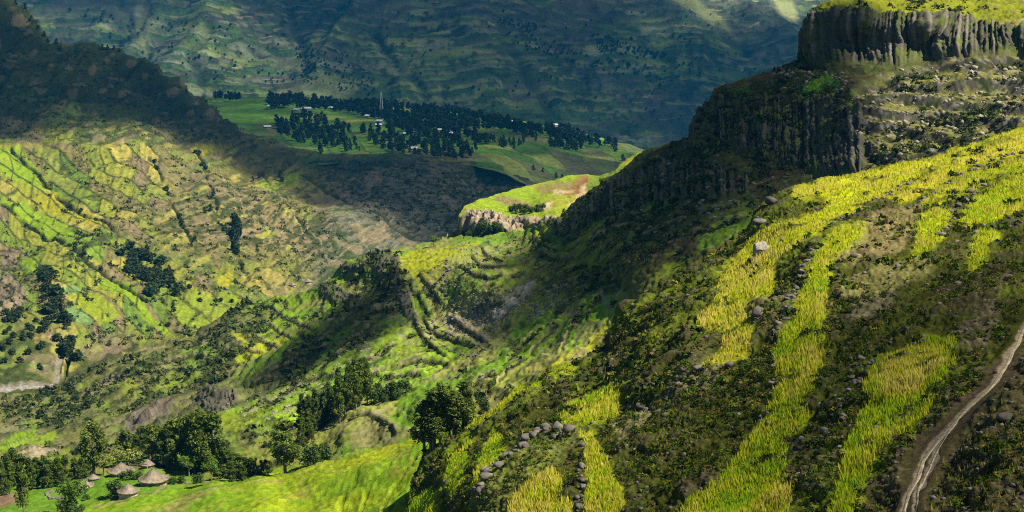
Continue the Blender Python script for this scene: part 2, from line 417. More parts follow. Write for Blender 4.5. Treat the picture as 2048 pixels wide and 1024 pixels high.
def do_C(t):
    px, py = t.px, t.py
    x, y, z = [t.base[..., i] for i in range(3)]
    qx = px + 5 * noise(x / 14, y / 20, seed=60); qy = py + 4 * noise(x / 14, y / 20, seed=61)
    t.push(9 * fbm(x / 90, y / 140, o=4, seed=62) + 5 * fbm(x / 60, y / 300, o=3, seed=63, ridged=True))
    up = sm(270, 225, py) * sm(560, 420, px)
    t.push(up * 10 * fbm(x / 30, y / 60, z / 18, o=4, seed=64, ridged=True))
    g = np.zeros(px.shape)
    for i, l in enumerate(C_GULLIES):
        g = np.maximum(g, line(qx, qy, l, 5.5 if i < 5 else 4.5) * (1.0 if i < 5 else 0.7))
    g = g * sm(-0.75, 0.1, noise(x / 25, y / 25, seed=65))
    t.push(-3.2 * g)
    row, pl, fr, fs = patchwork(t.base, 3.3, 26, 71)
    tex = fbm(x / 6, y / 14, z / 5, o=4, seed=72); big = fbm(x / 110, y / 150, o=3, seed=73)
    fine = noise(x / 1.6, y / 4, z / 1.5, seed=74)
    speck = fbm(x / 3.5, y / 8, z / 1.7, o=3, seed=78)
    band = fbm(x / 16 + 0.5 * noise(x / 30, y / 30, seed=79), y / 60, z / 0.8, o=3, seed=80)
    t.push((sm(0.6, 1.0, fr) - fr) * (1.7 - 1.0 * sm(420, 300, px)) * sm(-0.3, 0.3, big + 0.25), np.array([0, 0, 1.0]))
    t.push(0.6 * tex + 0.55 * fine)
    h = hash1(row, pl, 7)
    c = t.col; c[...] = OLIVE
    # field zones: bright plots at left, worn pasture in the middle, grey scree to the right
    zl = np.clip(sm(430, 260, px + 0.35 * (py - 400)) + 0.75 * sm(480, 560, py) * sm(640, 520, px), 0, 1)
    pal = [C(0.15, 0.17, 0.030), C(0.10, 0.14, 0.026), C(0.23, 0.20, 0.055), C(0.075, 0.10, 0.022), C(0.16, 0.125, 0.07), C(0.18, 0.20, 0.030), C(0.12, 0.15, 0.03), C(0.13, 0.10, 0.06)]
    f = np.zeros(c.shape)
    for i, p in enumerate(pal):
        f[np.floor(h * len(pal)) == i] = p
    mixc(c, f, zl * 0.9)
    g1 = (py - 0.62 * px) / 30.0 + 0.5 * noise(px / 70.0, py / 70.0, seed=66); r1 = np.floor(g1); e1 = g1 - r1
    g2 = (px + 0.25 * py) / 52.0 + 5 * hash1(r1, 2, 67) + 0.35 * noise(px / 50.0, py / 50.0, seed=68); r2 = np.floor(g2); e2 = g2 - r2
    h2 = hash1(r1, r2, 69); pal2 = [C(0.19, 0.20, 0.025), C(0.12, 0.165, 0.022), C(0.25, 0.215, 0.045), C(0.085, 0.14, 0.022), C(0.15, 0.115, 0.06), C(0.18, 0.19, 0.025), C(0.145, 0.17, 0.028), C(0.13, 0.115, 0.04)]
    f2_ = np.zeros(c.shape)
    for i, p in enumerate(pal2):
        f2_[np.floor(h2 * len(pal2)) == i] = p
    plots = zl * sm(285, 300, py) * sm(690, 640, py) * (0.25 + 0.75 * sm(0.55, 0.2, big + 0.4 * tex))
    f2_ *= (1 + 0.18 * np.sin(e2 * 6.283 * 4 + 3 * h2))[..., None]
    mixc(c, f2_, plots * 0.92)
    hedge = np.maximum(sm(0.10, 0.03, np.minimum(e1, 1 - e1)), sm(0.055, 0.02, np.minimum(e2, 1 - e2)))
    zm = sm(300, 420, px) * sm(520, 470, py - (px - 400) * 0.1)
    worn = C(0.185, 0.145, 0.070)
    mixc(c, worn, zm * sm(-0.35, 0.15, big + 0.6 * tex) * 0.85)
    mixc(c, f * 0.8 + OLIVE * 0.2, zm * sm(0.70, 0.8, hash1(row, pl, 8)) * 0.75)
    zr = sm(600, 720, px + 0.6 * (py - 400)) * sm(0.0, 1.0, (px - 560) / 120.0)
    mixc(c, C(0.105, 0.10, 0.085), zr * (0.6 + 0.3 * sm(-0.3, 0.3, tex)))
    mixc(c, C(0.05, 0.07, 0.025), zr * sm(0.1, 0.4, big + 0.6 * tex) * 0.8)
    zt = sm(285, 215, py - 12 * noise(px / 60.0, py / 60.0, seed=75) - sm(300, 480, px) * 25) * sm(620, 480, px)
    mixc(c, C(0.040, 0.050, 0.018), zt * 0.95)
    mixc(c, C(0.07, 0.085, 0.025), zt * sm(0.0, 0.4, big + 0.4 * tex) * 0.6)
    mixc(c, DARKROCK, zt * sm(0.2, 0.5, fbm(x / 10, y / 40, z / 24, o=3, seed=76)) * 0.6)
    for poly in ([(12, 190), (60, 188), (120, 200), (128, 215), (60, 228), (10, 215)], [(118, 230), (165, 222), (150, 250), (115, 250)], [(178, 244), (200, 243), (205, 258), (182, 258)]):
        mixc(c, C(0.10, 0.14, 0.03), area(qx, qy, poly, 4) * 0.8)
    # the particular fields one can make out
    for poly, k in [([(380, 290), (425, 288), (430, 305), (395, 318)], BARLEY), ([(535, 345), (600, 345), (600, 365), (540, 372), (505, 360)], LIME), ([(525, 460), (550, 457), (553, 475), (530, 480)], LIME),
                    ([(0, 300), (40, 295), (90, 360), (110, 385), (60, 370), (0, 350)], LIME), ([(55, 400), (110, 385), (190, 440), (220, 470), (170, 455), (110, 430)], BARLEY * 0.85), ([(0, 400), (40, 402), (120, 440), (150, 480), (100, 470), (40, 440)], LIME),
                    ([(105, 585), (150, 575), (172, 592), (140, 607), (108, 605)], MIST), ([(135, 630), (165, 622), (185, 650), (150, 656), (137, 640)], MIST),
                    ([(190, 570), (215, 560), (260, 575), (300, 610), (345, 640), (330, 645), (260, 605), (215, 590)], LIME), ([(140, 600), (180, 595), (240, 630), (200, 645), (150, 625)], C(0.17, 0.21, 0.015)),
                    ([(350, 595), (380, 575), (420, 590), (480, 608), (400, 650), (385, 640), (345, 610)], C(0.17, 0.22, 0.02)), ([(440, 540), (462, 533), (470, 560), (455, 565), (440, 560)], BARLEY), ([(215, 525), (270, 512), (280, 522), (240, 535)], C(0.27, 0.23, 0.04)),
                    ([(405, 570), (430, 575), (490, 600), (480, 603), (440, 590)], BARLEY_G), ([(40, 740), (60, 720), (112, 716), (108, 740), (70, 755), (38, 758)], C(0.13, 0.21, 0.03)), ([(150, 700), (160, 665), (200, 680), (205, 705), (160, 725)], C(0.13, 0.17, 0.02)),
                    ([(0, 545), (20, 540), (60, 600), (50, 640), (0, 660)], C(0.21, 0.16, 0.105)), ([(85, 670), (125, 700), (90, 690)], C(0.22, 0.16, 0.10)), ([(0, 480), (40, 490), (60, 520), (0, 540)], C(0.15, 0.11, 0.08)), ([(110, 470), (200, 500), (210, 530), (140, 515)], C(0.12, 0.19, 0.02)),
                    ([(25, 505), (70, 520), (110, 560), (60, 545)], LIME)]:
        mixc(c, k, area(qx, qy, poly, 3) * 0.9)
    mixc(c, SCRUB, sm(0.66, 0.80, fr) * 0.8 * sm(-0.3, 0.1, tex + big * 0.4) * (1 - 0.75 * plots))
    mixc(c, SCRUB, sm(0.94, 0.99, np.abs(fs - 0.5) * 2) * 0.6 * zl)
    mixc(c, SCRUB, sm(0.22, 0.4, tex) * 0.6 * (1 - 0.8 * plots))
    mixc(c, SCRUB * 1.1, hedge * plots * sm(-0.6, 0.0, tex) * 0.95)
    mixc(c, SCRUB * 1.1, sm(0.08, 0.22, band + 0.25 * big + 0.2 * speck - 0.32 * plots) * 0.8)
    mixc(c, C(0.28, 0.255, 0.05), sm(0.38, 0.5, fbm(x / 20, y / 60, z / 1.8, o=2, seed=181)) * 0.7 * sm(285, 310, py) * sm(640, 560, px) * (1 - 0.8 * plots))
    mixc(c, SCRUB, sm(0.18, 0.4, speck + 0.2 * big - 0.28 * plots) * 0.7)
    mixc(c, TAN * 0.8, sm(0.35, 0.6, noise(x / 9, y / 20, z / 7, seed=77)) * 0.45 * (1 - plots))
    mixc(c, SCRUB * 1.1, sm(0.2, 0.6, g) * 0.85)
    for poly, k in [([(705, 324), (760, 318), (812, 320), (828, 331), (760, 337), (705, 336)], C(0.12, 0.16, 0.03)), ([(832, 320), (900, 320), (945, 332), (880, 332)], C(0.16, 0.155, 0.045)), ([(600, 328), (650, 321), (690, 332), (650, 342), (600, 340)], C(0.10, 0.15, 0.03)), ([(560, 300), (600, 306), (640, 318), (600, 318)], C(0.11, 0.15, 0.03)), ([(500, 280), (540, 290), (560, 300), (520, 296)], C(0.09, 0.12, 0.03))]:
        mixc(c, k, area(qx, qy, poly, 3) * 0.85 * (1 - 0.6 * sm(0.55, 0.8, fr)))
    # paths and pale scars
    for l in ([(560, 400), (600, 440), (640, 490), (660, 530)], [(500, 330), (560, 400), (610, 470)], [(690, 430), (720, 470), (735, 500)], [(440, 330), (480, 400), (510, 470)], [(860, 340), (900, 350), (960, 380)], [(640, 540), (700, 500), (760, 470), (800, 430)], [(1000, 400), (900, 395), (780, 400), (720, 440)], [(480, 300), (560, 310)]):
        mixc(c, TAN, sm(0.3, 0.9, line(qx, qy, l, 3.2)) * 0.38 * sm(-0.5, 0.1, tex))
    rv = sm(0.1, 0.6, line(qx, qy, [(-200, 800), (0, 785), (40, 775), (100, 768), (110, 745), (118, 720), (128, 700)], 10))
    mixc(c, C(0.17, 0.15, 0.12), rv * 0.8)
    t.push(-1.2 * rv)
    c *= (0.88 * (1 + (0.28 - 0.14 * plots) * tex + 0.2 * fine))[..., None]
do_C(Cs)
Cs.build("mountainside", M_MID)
print("ABC", time.time() - T0)
# ================================================================== G: rocky spur with a flat top and a cliff
G = Sheet([(900, 480, 640), (930, 478, 635), (1000, 490, 600), (1060, 470, 600), (1110, 455, 600), (918, 460, 640), (918, 430, 642), (935, 415, 650), (940, 450, 634), (990, 440, 622), (990, 462, 618), (1060, 436, 615), (1060, 456, 612), (1110, 432, 612), (1200, 420, 600),
           (1000, 385, 720), (1000, 415, 655), (1060, 372, 760), (1060, 410, 670), (1100, 362, 790), (1150, 351, 810), (1200, 350, 810), (1260, 318, 830), (1300, 305, 830), (1150, 390, 700), (1200, 385, 690), (1260, 350, 740), (1300, 350, 720), (880, 520, 600), (1110, 520, 560), (1300, 450, 560)],
          [(880, 478), (905, 472), (915, 455), (918, 430), (930, 411), (960, 399), (1000, 386), (1050, 373), (1100, 362), (1140, 351), (1165, 349), (1200, 351), (1230, 341), (1243, 326), (1262, 312), (1276, 307), (1340, 300)],
          [(880, 530), (1340, 500)], 884, 1320, 1.6, 1.6, lam=1e-6)
def do_G(t):
    px, py = t.px, t.py
    x, y, z = [t.base[..., i] for i in range(3)]
    lip = interp(px, [(900, 470), (918, 436), (935, 417), (960, 419), (1000, 424), (1040, 430), (1080, 432), (1120, 428)])
    low = interp(px, [(900, 476), (930, 476), (960, 472), (1000, 466), (1060, 452), (1120, 440)])
    cl = sm(0, 5, py - lip + 4 * noise(x / 5, z / 5, seed=81)) * sm(5, -2, py - low) * sm(1130, 1100, px)
    fl = fbm(x / 3.2, y / 3.2, z / 22, o=4, seed=82, ridged=True)
    t.push(cl * (3.2 * fl - 0.5))
    tex = fbm(x / 3, y / 5, z / 3, o=4, seed=83); big = fbm(x / 30, y / 40, o=3, seed=84)
    t.push((1 - cl) * (0.8 * tex + 2.5 * big * sm(0, 30, py - t.top[None])))
    c = t.col; c[...] = C(0.15, 0.21, 0.014)
    mixc(c, C(0.20, 0.21, 0.025), sm(-0.1, 0.4, big))
    q = px + 4 * noise(x / 6, y / 10, seed=85)
    for poly, k in [([(985, 400), (1000, 390), (1060, 405), (1075, 415), (1020, 412)], C(0.15, 0.11, 0.05)), ([(1130, 372), (1160, 352), (1175, 352), (1180, 375), (1170, 395), (1130, 395)], C(0.17, 0.085, 0.035)), ([(1070, 372), (1120, 362), (1150, 365), (1130, 380), (1085, 388)], C(0.15, 0.12, 0.04)),
                    ([(1110, 378), (1150, 382), (1130, 390), (1108, 388)], C(0.33, 0.24, 0.14)), ([(1085, 408), (1102, 408), (1103, 421), (1088, 420)], C(0.36, 0.27, 0.17)), ([(1163, 372), (1175, 366), (1172, 395), (1150, 412), (1140, 415), (1160, 390)], C(0.36, 0.26, 0.15)),
                    ([(1180, 352), (1260, 330), (1230, 370), (1180, 400), (1175, 380)], C(0.11, 0.16, 0.02)), ([(1243, 325), (1276, 309), (1270, 325), (1250, 335)], C(0.22, 0.20, 0.02)), ([(900, 478), (1000, 470), (1100, 452), (1100, 520), (900, 520)], C(0.13, 0.14, 0.03))]:
        mixc(c, k, area(q, py, poly, 4) * 0.9)
    mixc(c, SCRUB, sm(0.32, 0.5, tex) * 0.6 * sm(-0.3, 0.3, big + (px - 1150) / 120.0))
    rk = C(0.24, 0.19, 0.125) * (0.75 + 0.5 * np.clip(fl, -1, 1))[..., None]
    m = cl[..., None]; c[...] = c * (1 - m) + rk * m
    mixc(c, DARKROCK, cl * sm(0.1, 0.4, noise(x / 3, y / 3, z / 9, seed=86)) * 0.7)
    c *= (1 + 0.25 * tex)[..., None]
do_G(G)
G.build("rocky_spur", M_MID)

# ================================================================== E: the terraced hillside, the valley floor by the huts, the right-hand hill with its cliffs
E_CREST = [(-300, 830), (0, 792), (60, 788), (120, 770), (170, 752), (200, 730), (240, 708), (300, 693), (350, 682), (390, 672), (420, 648), (450, 628), (480, 608), (520, 596), (580, 590), (635, 576), (660, 556), (685, 528), (700, 516), (740, 508), (790, 497), (830, 490), (870, 480), (920, 470), (960, 474), (1010, 462), (1055, 458), (1085, 446), (1120, 428), (1150, 400), (1200, 366), (1240, 338), (1262, 318), (1285, 300), (1330, 290), (1380, 274),
           (1388, 262), (1395, 238), (1405, 218), (1418, 196), (1430, 178), (1455, 168), (1500, 156), (1540, 144), (1575, 128), (1598, 119), (1604, 100), (1607, 72), (1616, 45), (1628, 22), (1640, 8), (1665, 2), (1720, -8), (1850, -14), (2048, -30), (2400, -50)]
E = Sheet([(-300, 840, 620), (0, 795, 575), (120, 772, 580), (200, 735, 585), (300, 698, 600), (390, 675, 620), (450, 632, 640), (480, 610, 645), (560, 592, 640), (640, 575, 605), (690, 522, 610), (740, 510, 610), (800, 497, 620), (860, 482, 630), (920, 472, 610), (1000, 465, 590), (1055, 460, 540), (1100, 442, 490), (1150, 402, 470), (1200, 368, 460), (1262, 320, 450), (1300, 300, 440), (1380, 276, 425),
           (1432, 182, 430), (1500, 158, 425), (1598, 122, 425), (1607, 75, 428), (1642, 10, 432), (1720, -5, 425), (1850, -10, 440), (2048, -25, 440), (2350, -30, 430),
           (1720, 20, 405), (1720, 110, 402), (1850, 30, 396), (1850, 112, 390), (2048, 60, 378), (2048, 118, 372), (2350, 60, 360), (2350, 130, 350), (1620, 118, 420),
           (1600, 150, 400), (1500, 185, 405), (1440, 190, 420), (1690, 150, 375), (1720, 190, 348), (1650, 190, 372), (1580, 200, 385), (1720, 340, 308), (1650, 345, 325), (1580, 345, 338), (1500, 330, 355), (1450, 300, 372), (1400, 285, 392), (1400, 240, 412), (1450, 215, 402), (1520, 230, 378), (1520, 300, 362),
           (1850, 150, 362), (1850, 230, 330), (1900, 300, 300), (2048, 160, 345), (2048, 240, 305), (2350, 260, 285), (2350, 170, 330), (2048, 330, 270), (1800, 400, 275), (1650, 420, 285), (2350, 380, 250),
           (1300, 330, 415), (1250, 380, 400), (1400, 330, 370), (1400, 380, 335), (1500, 390, 318), (1300, 430, 345), (1200, 440, 385), (1120, 480, 415), (1450, 450, 290), (1350, 500, 292), (1250, 520, 312), (1300, 600, 270), (1200, 560, 320), (1100, 540, 375), (1000, 530, 430), (920, 520, 480), (860, 520, 520), (810, 540, 510), (1400, 600, 255), (1500, 560, 250),
           (790, 540, 515), (760, 560, 530), (740, 540, 570), (840, 600, 450), (900, 600, 425), (1000, 600, 372), (1100, 610, 335), (820, 650, 420), (900, 660, 388), (960, 660, 362), (1060, 660, 325), (1160, 640, 300), (1230, 600, 295), (1240, 640, 280), (1150, 700, 275), (1230, 720, 255),
           (740, 600, 490), (680, 620, 500), (640, 610, 560), (700, 560, 590), (600, 640, 530), (520, 630, 600), (570, 690, 470), (500, 710, 480), (540, 680, 505), (450, 680, 545), (400, 700, 570), (440, 750, 475), (640, 680, 440), (560, 750, 410), (640, 760, 375), (740, 680, 410), (720, 730, 375), (480, 770, 430), (440, 800, 400), (520, 820, 355),
           (800, 720, 365), (870, 720, 345), (950, 710, 325), (1040, 700, 305), (800, 780, 320), (880, 770, 305), (980, 750, 288), (1080, 740, 268), (720, 800, 318), (640, 830, 325), (600, 880, 295), (700, 870, 285), (780, 850, 285), (850, 830, 275), (950, 810, 262), (1050, 800, 248), (1150, 790, 235),
           (300, 750, 530), (200, 790, 515), (100, 830, 510), (0, 850, 500), (300, 810, 455), (380, 790, 450), (260, 850, 425), (200, 860, 430), (100, 870, 445), (0, 890, 435), (340, 830, 410), (400, 850, 360), (300, 890, 340), (180, 900, 360), (60, 910, 370), (-300, 920, 450), (-300, 1000, 300),
           (0, 960, 290), (100, 960, 284), (200, 955, 278), (300, 950, 274), (400, 950, 276), (480, 945, 276), (540, 940, 276), (640, 915, 278), (740, 895, 270), (840, 870, 262), (0, 1000, 262), (100, 1000, 258), (200, 1000, 254), (320, 985, 254), (420, 965, 258), (520, 955, 258), (640, 935, 255), (740, 915, 248), (840, 890, 240), (950, 870, 235),
           (0, 1060, 232), (150, 1060, 229), (300, 1040, 230), (500, 1000, 232), (650, 980, 228), (780, 950, 220), (900, 930, 212), (-300, 1100, 225), (400, 1100, 205), (700, 1100, 190), (900, 1050, 178), (1050, 900, 210)],
          E_CREST, [(-400, 1170), (700, 1150), (850, 1060), (1000, 960), (1100, 900), (1250, 820), (1350, 720), (1500, 620), (1650, 470), (1800, 440), (2048, 380), (2400, 340)], -320, 2210, 2.15, 2.15, lam=3e-7)
LIPS = [  # cliff bands: lip line, foot line, x range
    ([(1600, 40), (1640, 22), (1700, 14), (1760, 24), (1800, 30), (1850, 26), (1900, 30), (1960, 42), (2010, 52), (2100, 50), (2300, 60)], [(1590, 122), (1650, 118), (1720, 120), (1800, 122), (1850, 114), (1900, 108), (2048, 104), (2300, 110)], 1596, 2300),
    ([(1385, 230), (1430, 186), (1480, 195), (1540, 188), (1590, 192), (1640, 196), (1690, 200), (1725, 206)], [(1385, 276), (1450, 290), (1500, 305), (1560, 325), (1640, 345), (1725, 345)], 1380, 1735),
    ([(1100, 452), (1160, 420), (1230, 360), (1300, 330), (1380, 318), (1450, 340), (1500, 345)], [(1100, 470), (1160, 452), (1250, 420), (1320, 398), (1400, 392), (1500, 385)], 1105, 1500),
    ([(690, 524), (740, 512), (790, 505), (800, 510)], [(690, 545), (740, 540), (790, 560), (800, 560)], 680, 806),
    ([(780, 520), (800, 545), (820, 580), (830, 620), (845, 640)], [(760, 545), (780, 580), (800, 610), (815, 640), (845, 655)], 770, 842),
    ([(640, 560), (670, 572), (710, 590), (730, 600)], [(640, 585), (670, 598), (710, 612), (730, 612)], 640, 728),
    ([(390, 780), (430, 776), (475, 782)], [(390, 815), (430, 828), (478, 812)], 395, 480),
]
TERRACES = [[(822, 570), (824, 583), (837, 594), (842, 607), (855, 627)], [(845, 558), (862, 578), (872, 592), (882, 606)], [(833, 650), (838, 666), (850, 682), (866, 696), (888, 712)], [(853, 648), (862, 662), (880, 673), (906, 683), (940, 691)], [(905, 641), (925, 656), (950, 671), (966, 681)],
            [(725, 716), (748, 712), (770, 701), (792, 688)], [(1018, 716), (1045, 692), (1082, 665)], [(1062, 704), (1085, 680), (1112, 652)], [(1124, 694), (1140, 662), (1156, 632), (1166, 612)], [(1172, 634), (1190, 604), (1206, 590)], [(930, 540), (950, 552), (975, 556), (1000, 548)], [(950, 520), (960, 532), (985, 536), (1012, 528)], [(968, 505), (975, 515), (990, 520)],
            [(800, 735), (830, 722), (860, 722), (890, 728)], [(770, 760), (800, 752), (840, 752)], [(690, 690), (720, 668), (742, 648)], [(640, 735), (680, 705), (706, 690)], [(560, 790), (600, 765), (640, 748)], [(480, 818), (520, 806), (560, 800)], [(590, 720), (620, 708), (650, 690)], [(545, 745), (575, 728), (600, 722)], [(500, 770), (530, 758), (560, 752)],
            [(1000, 760), (1020, 738), (1045, 722)], [(945, 770), (968, 752), (990, 745)], [(690, 760), (720, 748), (750, 752)], [(700, 835), (730, 828), (760, 842), (785, 858)], [(1070, 480), (1085, 492), (1110, 500)], [(1085, 505), (1100, 516), (1125, 522)], [(470, 690), (490, 700), (515, 702)], [(505, 668), (525, 682), (548, 690)], [(530, 642), (555, 660), (580, 672)], [(548, 618), (580, 640), (620, 655)],
            [(420, 790), (440, 800), (470, 798)], [(360, 720), (390, 712), (420, 715)], [(310, 745), (345, 740), (380, 748)], [(1390, 470), (1420, 462), (1450, 448), (1490, 440)], [(1395, 425), (1430, 420), (1470, 412)], [(1290, 470), (1330, 455), (1370, 440)], [(1180, 480), (1220, 462), (1260, 452)]]
def do_E(t):
    px, py = t.px, t.py
    x, y, z = [t.base[..., i] for i in range(3)]
    wob = 5 * noise(x / 7, y / 7, z / 7, seed=90)
    cl = np.zeros(px.shape); cbig = np.zeros(px.shape)
    for k, (lip, low, xa, xb) in enumerate(LIPS):
        m = sm(-1, 4, py - interp(px, lip) + wob * (0.9 if k == 0 else 1.3)) * sm(9, -8, py - interp(px, low) + wob * 0.6) * sm(xa - 2, xa + 6, px) * sm(xb + 2, xb - 10, px)
        cl = np.maximum(cl, m)
        if k == 0: cbig = m
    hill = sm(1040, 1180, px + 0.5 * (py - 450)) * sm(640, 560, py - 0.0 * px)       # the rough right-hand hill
    fl = fbm(x / 2.0, y / 2.0, z / 14, o=4, seed=91, ridged=True)
    fl2 = fbm(x / 6.5, y / 6.5, z / 40, o=2, seed=92, ridged=True)
    def columns(u, w, seed):
        q = u / w + 0.7 * noise(u / (w * 2.3), z / 30, seed=seed)
        k = np.floor(q); f_ = q - k
        return (1 - np.abs(2 * f_ - 1) ** 2.2), hash1(k, 0, seed), k
    ua = (px - 1600) * 0.176; ub = (px - 1390) * 0.24     # metres along each cliff's run
    pa, ha, ka = columns(ua, 1.5, 31); pb, hb, kb = columns(ua, 4.6, 32); pc, hc, kc = columns(ub, 1.7, 33); pd, hd, kd = columns(ub, 5.0, 34)
    brk = (noise(ka * 3.1, z / 3.0, seed=35) > 0.15)
    m1 = sm(1730, 1600, px) * sm(120, 170, py)           # lower left-facing cliff uses its own run
    blk = hash1(ka, np.floor(z / 1.9 + 6 * ha), 36) - 0.5; blk2 = hash1(kc, np.floor(z / 1.9 + 6 * hc), 37) - 0.5
    chop = fbm(x / 1.4, y / 1.4, z / 1.6, o=3, seed=38, ridged=True)
    colA = 0.6 * pa + 1.0 * (ha - 0.5) + 0.6 * pb + 1.3 * (hb - 0.5) + 0.3 * brk + 0.9 * blk + 0.5 * chop; colB = 0.5 * pc + 0.8 * (hc - 0.5) + 0.5 * pd + 0.8 * (hd - 0.5) + 1.0 * blk2 + 0.8 * chop
    t.push(cl * ((1 - m1) * colA + m1 * colB + 0.35 * fl) * sm(900, 1000, px) + cl * 1.6 * fl * sm(1000, 900, px))
    t.crack = (1 - m1) * sm(0.35, 0.0, pa) + m1 * sm(0.35, 0.0, pc); t.ctone = (1 - m1) * ha + m1 * hc
    tex = fbm(x / 2.6, y / 3.6, z / 2.2, o=4, seed=93); big = fbm(x / 26, y / 34, z / 26, o=3, seed=94); fine = noise(x / 0.7, y / 1.1, z / 0.6, seed=95)
    lump = fbm(x / 7, y / 9, z / 7, o=3, seed=96)
    row, pl, fr, fs = patchwork(t.base, 2.6, 24, 97, wob=0.4)
    valley = sm(560, 420, px) * sm(915, 880, py)
    fieldf = area(px, py, [(30, 1130), (120, 1020), (300, 985), (500, 940), (700, 915), (860, 862), (900, 900), (860, 1130)], 6)
    yard = area(px, py, [(-20, 1040), (-20, 975), (130, 960), (250, 940), (420, 950), (300, 1000), (150, 1040)], 8)
    soft = np.maximum(fieldf, yard)
    terr = (1 - hill) * (1 - cl) * (1 - soft) * (1 - 0.6 * valley) * (1 - 0.85 * area(px, py, [(780, 500), (1000, 480), (1250, 580), (1240, 700), (1050, 760), (850, 850), (700, 900), (640, 860), (760, 720)], 30))
    t.push((sm(0.62, 1.0, fr) - fr) * 1.3 * terr * sm(-0.6, 0.0, big), np.array([0, 0, 1.0]))
    rough = (1 - 0.85 * soft) * (1 - 0.5 * cl)
    t.push(rough * (0.55 * tex + 0.24 * fine + 0.9 * lump * (0.5 + 0.6 * hill + valley * 2.2)))
    t.push(-soft * 0.12 * (fr > 0.8))
    bank2 = np.zeros(px.shape)
    for L_, hgt in (([(440, 1040), (560, 1000), (640, 975), (700, 958), (760, 935), (850, 893)], 1.5), ([(560, 1060), (680, 1003), (760, 968), (860, 920)], 1.3), ([(700, 1060), (790, 1000), (860, 950)], 1.0), ([(300, 1010), (420, 978), (560, 950)], 0.5)):
        d_ = py - interp(px, L_) + 5 * noise(x / 5, y / 8, seed=106)
        k_ = sm(-4, 3, d_) * sm(34, 4, d_) * fieldf * sm(L_[0][0], L_[0][0] + 120, px)
        t.push(hgt * k_, np.array([0, 0, 1.0])); bank2 = np.maximum(bank2, sm(-7, -1, d_) * sm(5, 1, d_) * fieldf * sm(L_[0][0], L_[0][0] + 90, px))
    t.bank2 = bank2
    # shelves on the lit slope under the top cliff
    lit = area(px, py, [(1690, 200), (1730, 170), (1830, 130), (1900, 110), (2350, 110), (2350, 330), (1960, 285), (1760, 345), (1720, 345), (1715, 250)], 8)
    row2, pl2, fr2, fs2 = patchwork(t.base, 3.4, 18, 98, wob=0.5)
    t.push(lit * (sm(0.55, 1.0, fr2) - fr2) * 2.3, np.array([0, 0, 1.0]))
    lit_rim = np.zeros(px.shape); foot = np.zeros(px.shape)
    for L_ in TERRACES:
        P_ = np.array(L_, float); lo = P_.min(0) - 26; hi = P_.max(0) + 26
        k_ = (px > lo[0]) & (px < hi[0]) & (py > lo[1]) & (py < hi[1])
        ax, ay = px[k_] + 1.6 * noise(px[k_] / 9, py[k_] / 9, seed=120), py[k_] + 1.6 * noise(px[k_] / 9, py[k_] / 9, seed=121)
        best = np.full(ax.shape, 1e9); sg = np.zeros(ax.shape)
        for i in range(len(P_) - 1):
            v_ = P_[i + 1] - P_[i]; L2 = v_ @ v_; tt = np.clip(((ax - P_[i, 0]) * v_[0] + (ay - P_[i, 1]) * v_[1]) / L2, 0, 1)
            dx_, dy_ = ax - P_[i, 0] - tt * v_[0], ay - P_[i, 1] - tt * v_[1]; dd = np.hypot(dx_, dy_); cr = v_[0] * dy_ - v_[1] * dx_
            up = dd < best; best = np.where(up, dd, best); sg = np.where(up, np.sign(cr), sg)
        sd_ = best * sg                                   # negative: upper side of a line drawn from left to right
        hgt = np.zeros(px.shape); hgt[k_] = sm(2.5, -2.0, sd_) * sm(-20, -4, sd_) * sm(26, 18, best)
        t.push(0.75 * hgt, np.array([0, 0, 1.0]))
        m_ = np.zeros(px.shape); m_[k_] = sm(-4.5, -2.5, sd_) * sm(0.8, -0.6, sd_); lit_rim = np.maximum(lit_rim, m_)
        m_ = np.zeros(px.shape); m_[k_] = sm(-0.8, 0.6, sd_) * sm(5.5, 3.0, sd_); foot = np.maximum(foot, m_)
    c = t.col; h = hash1(row, pl, 9)
    c[...] = C(0.085, 0.145, 0.014)
    for i, p in enumerate([GRASS, C(0.11, 0.16, 0.016), C(0.13, 0.20, 0.012), C(0.11, 0.11, 0.03), C(0.09, 0.16, 0.012)]):
        mixc(c, p, (np.floor(h * 5) == i) * 0.8)
    mixc(c, OLIVE, sm(0.0, 0.35, big + 0.3 * tex) * 0.7)
    c *= (1 + 0.7 * area(px, py, [(780, 500), (1000, 480), (1250, 580), (1240, 700), (1050, 760), (850, 850), (640, 860), (440, 830), (560, 760), (760, 700)], 25))[..., None]  # terrace colour brightened to make up for weak sun on this slope
    mixc(c, C(0.12, 0.112, 0.04), valley * sm(-0.5, 0.1, lump + 0.4 * tex) * 0.85)
    mixc(c, C(0.17, 0.14, 0.09), valley * sm(0.15, 0.4, fbm(x / 11, y / 14, z / 8, o=3, seed=109)) * 0.7)
    mixc(c, SCRUB, valley * sm(0.0, 0.3, lump * 0.6 + 0.7 * tex) * 0.75)
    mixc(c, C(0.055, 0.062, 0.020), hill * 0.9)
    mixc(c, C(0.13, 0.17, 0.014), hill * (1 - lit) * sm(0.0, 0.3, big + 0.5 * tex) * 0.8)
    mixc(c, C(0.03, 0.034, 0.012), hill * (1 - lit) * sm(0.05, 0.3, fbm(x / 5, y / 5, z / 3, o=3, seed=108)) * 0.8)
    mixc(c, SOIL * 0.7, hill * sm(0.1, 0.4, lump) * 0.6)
    qx = px + 4 * noise(x / 3.5, y / 5, seed=99); qy = py + 3 * noise(x / 3.5, y / 5, seed=100)
    # dark bank running down to the left
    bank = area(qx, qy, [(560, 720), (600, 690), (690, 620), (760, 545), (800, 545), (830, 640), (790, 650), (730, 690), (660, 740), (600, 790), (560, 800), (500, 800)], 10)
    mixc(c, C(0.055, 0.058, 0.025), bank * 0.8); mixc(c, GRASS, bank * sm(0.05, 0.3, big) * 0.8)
    litc = C(0.125, 0.118, 0.032)
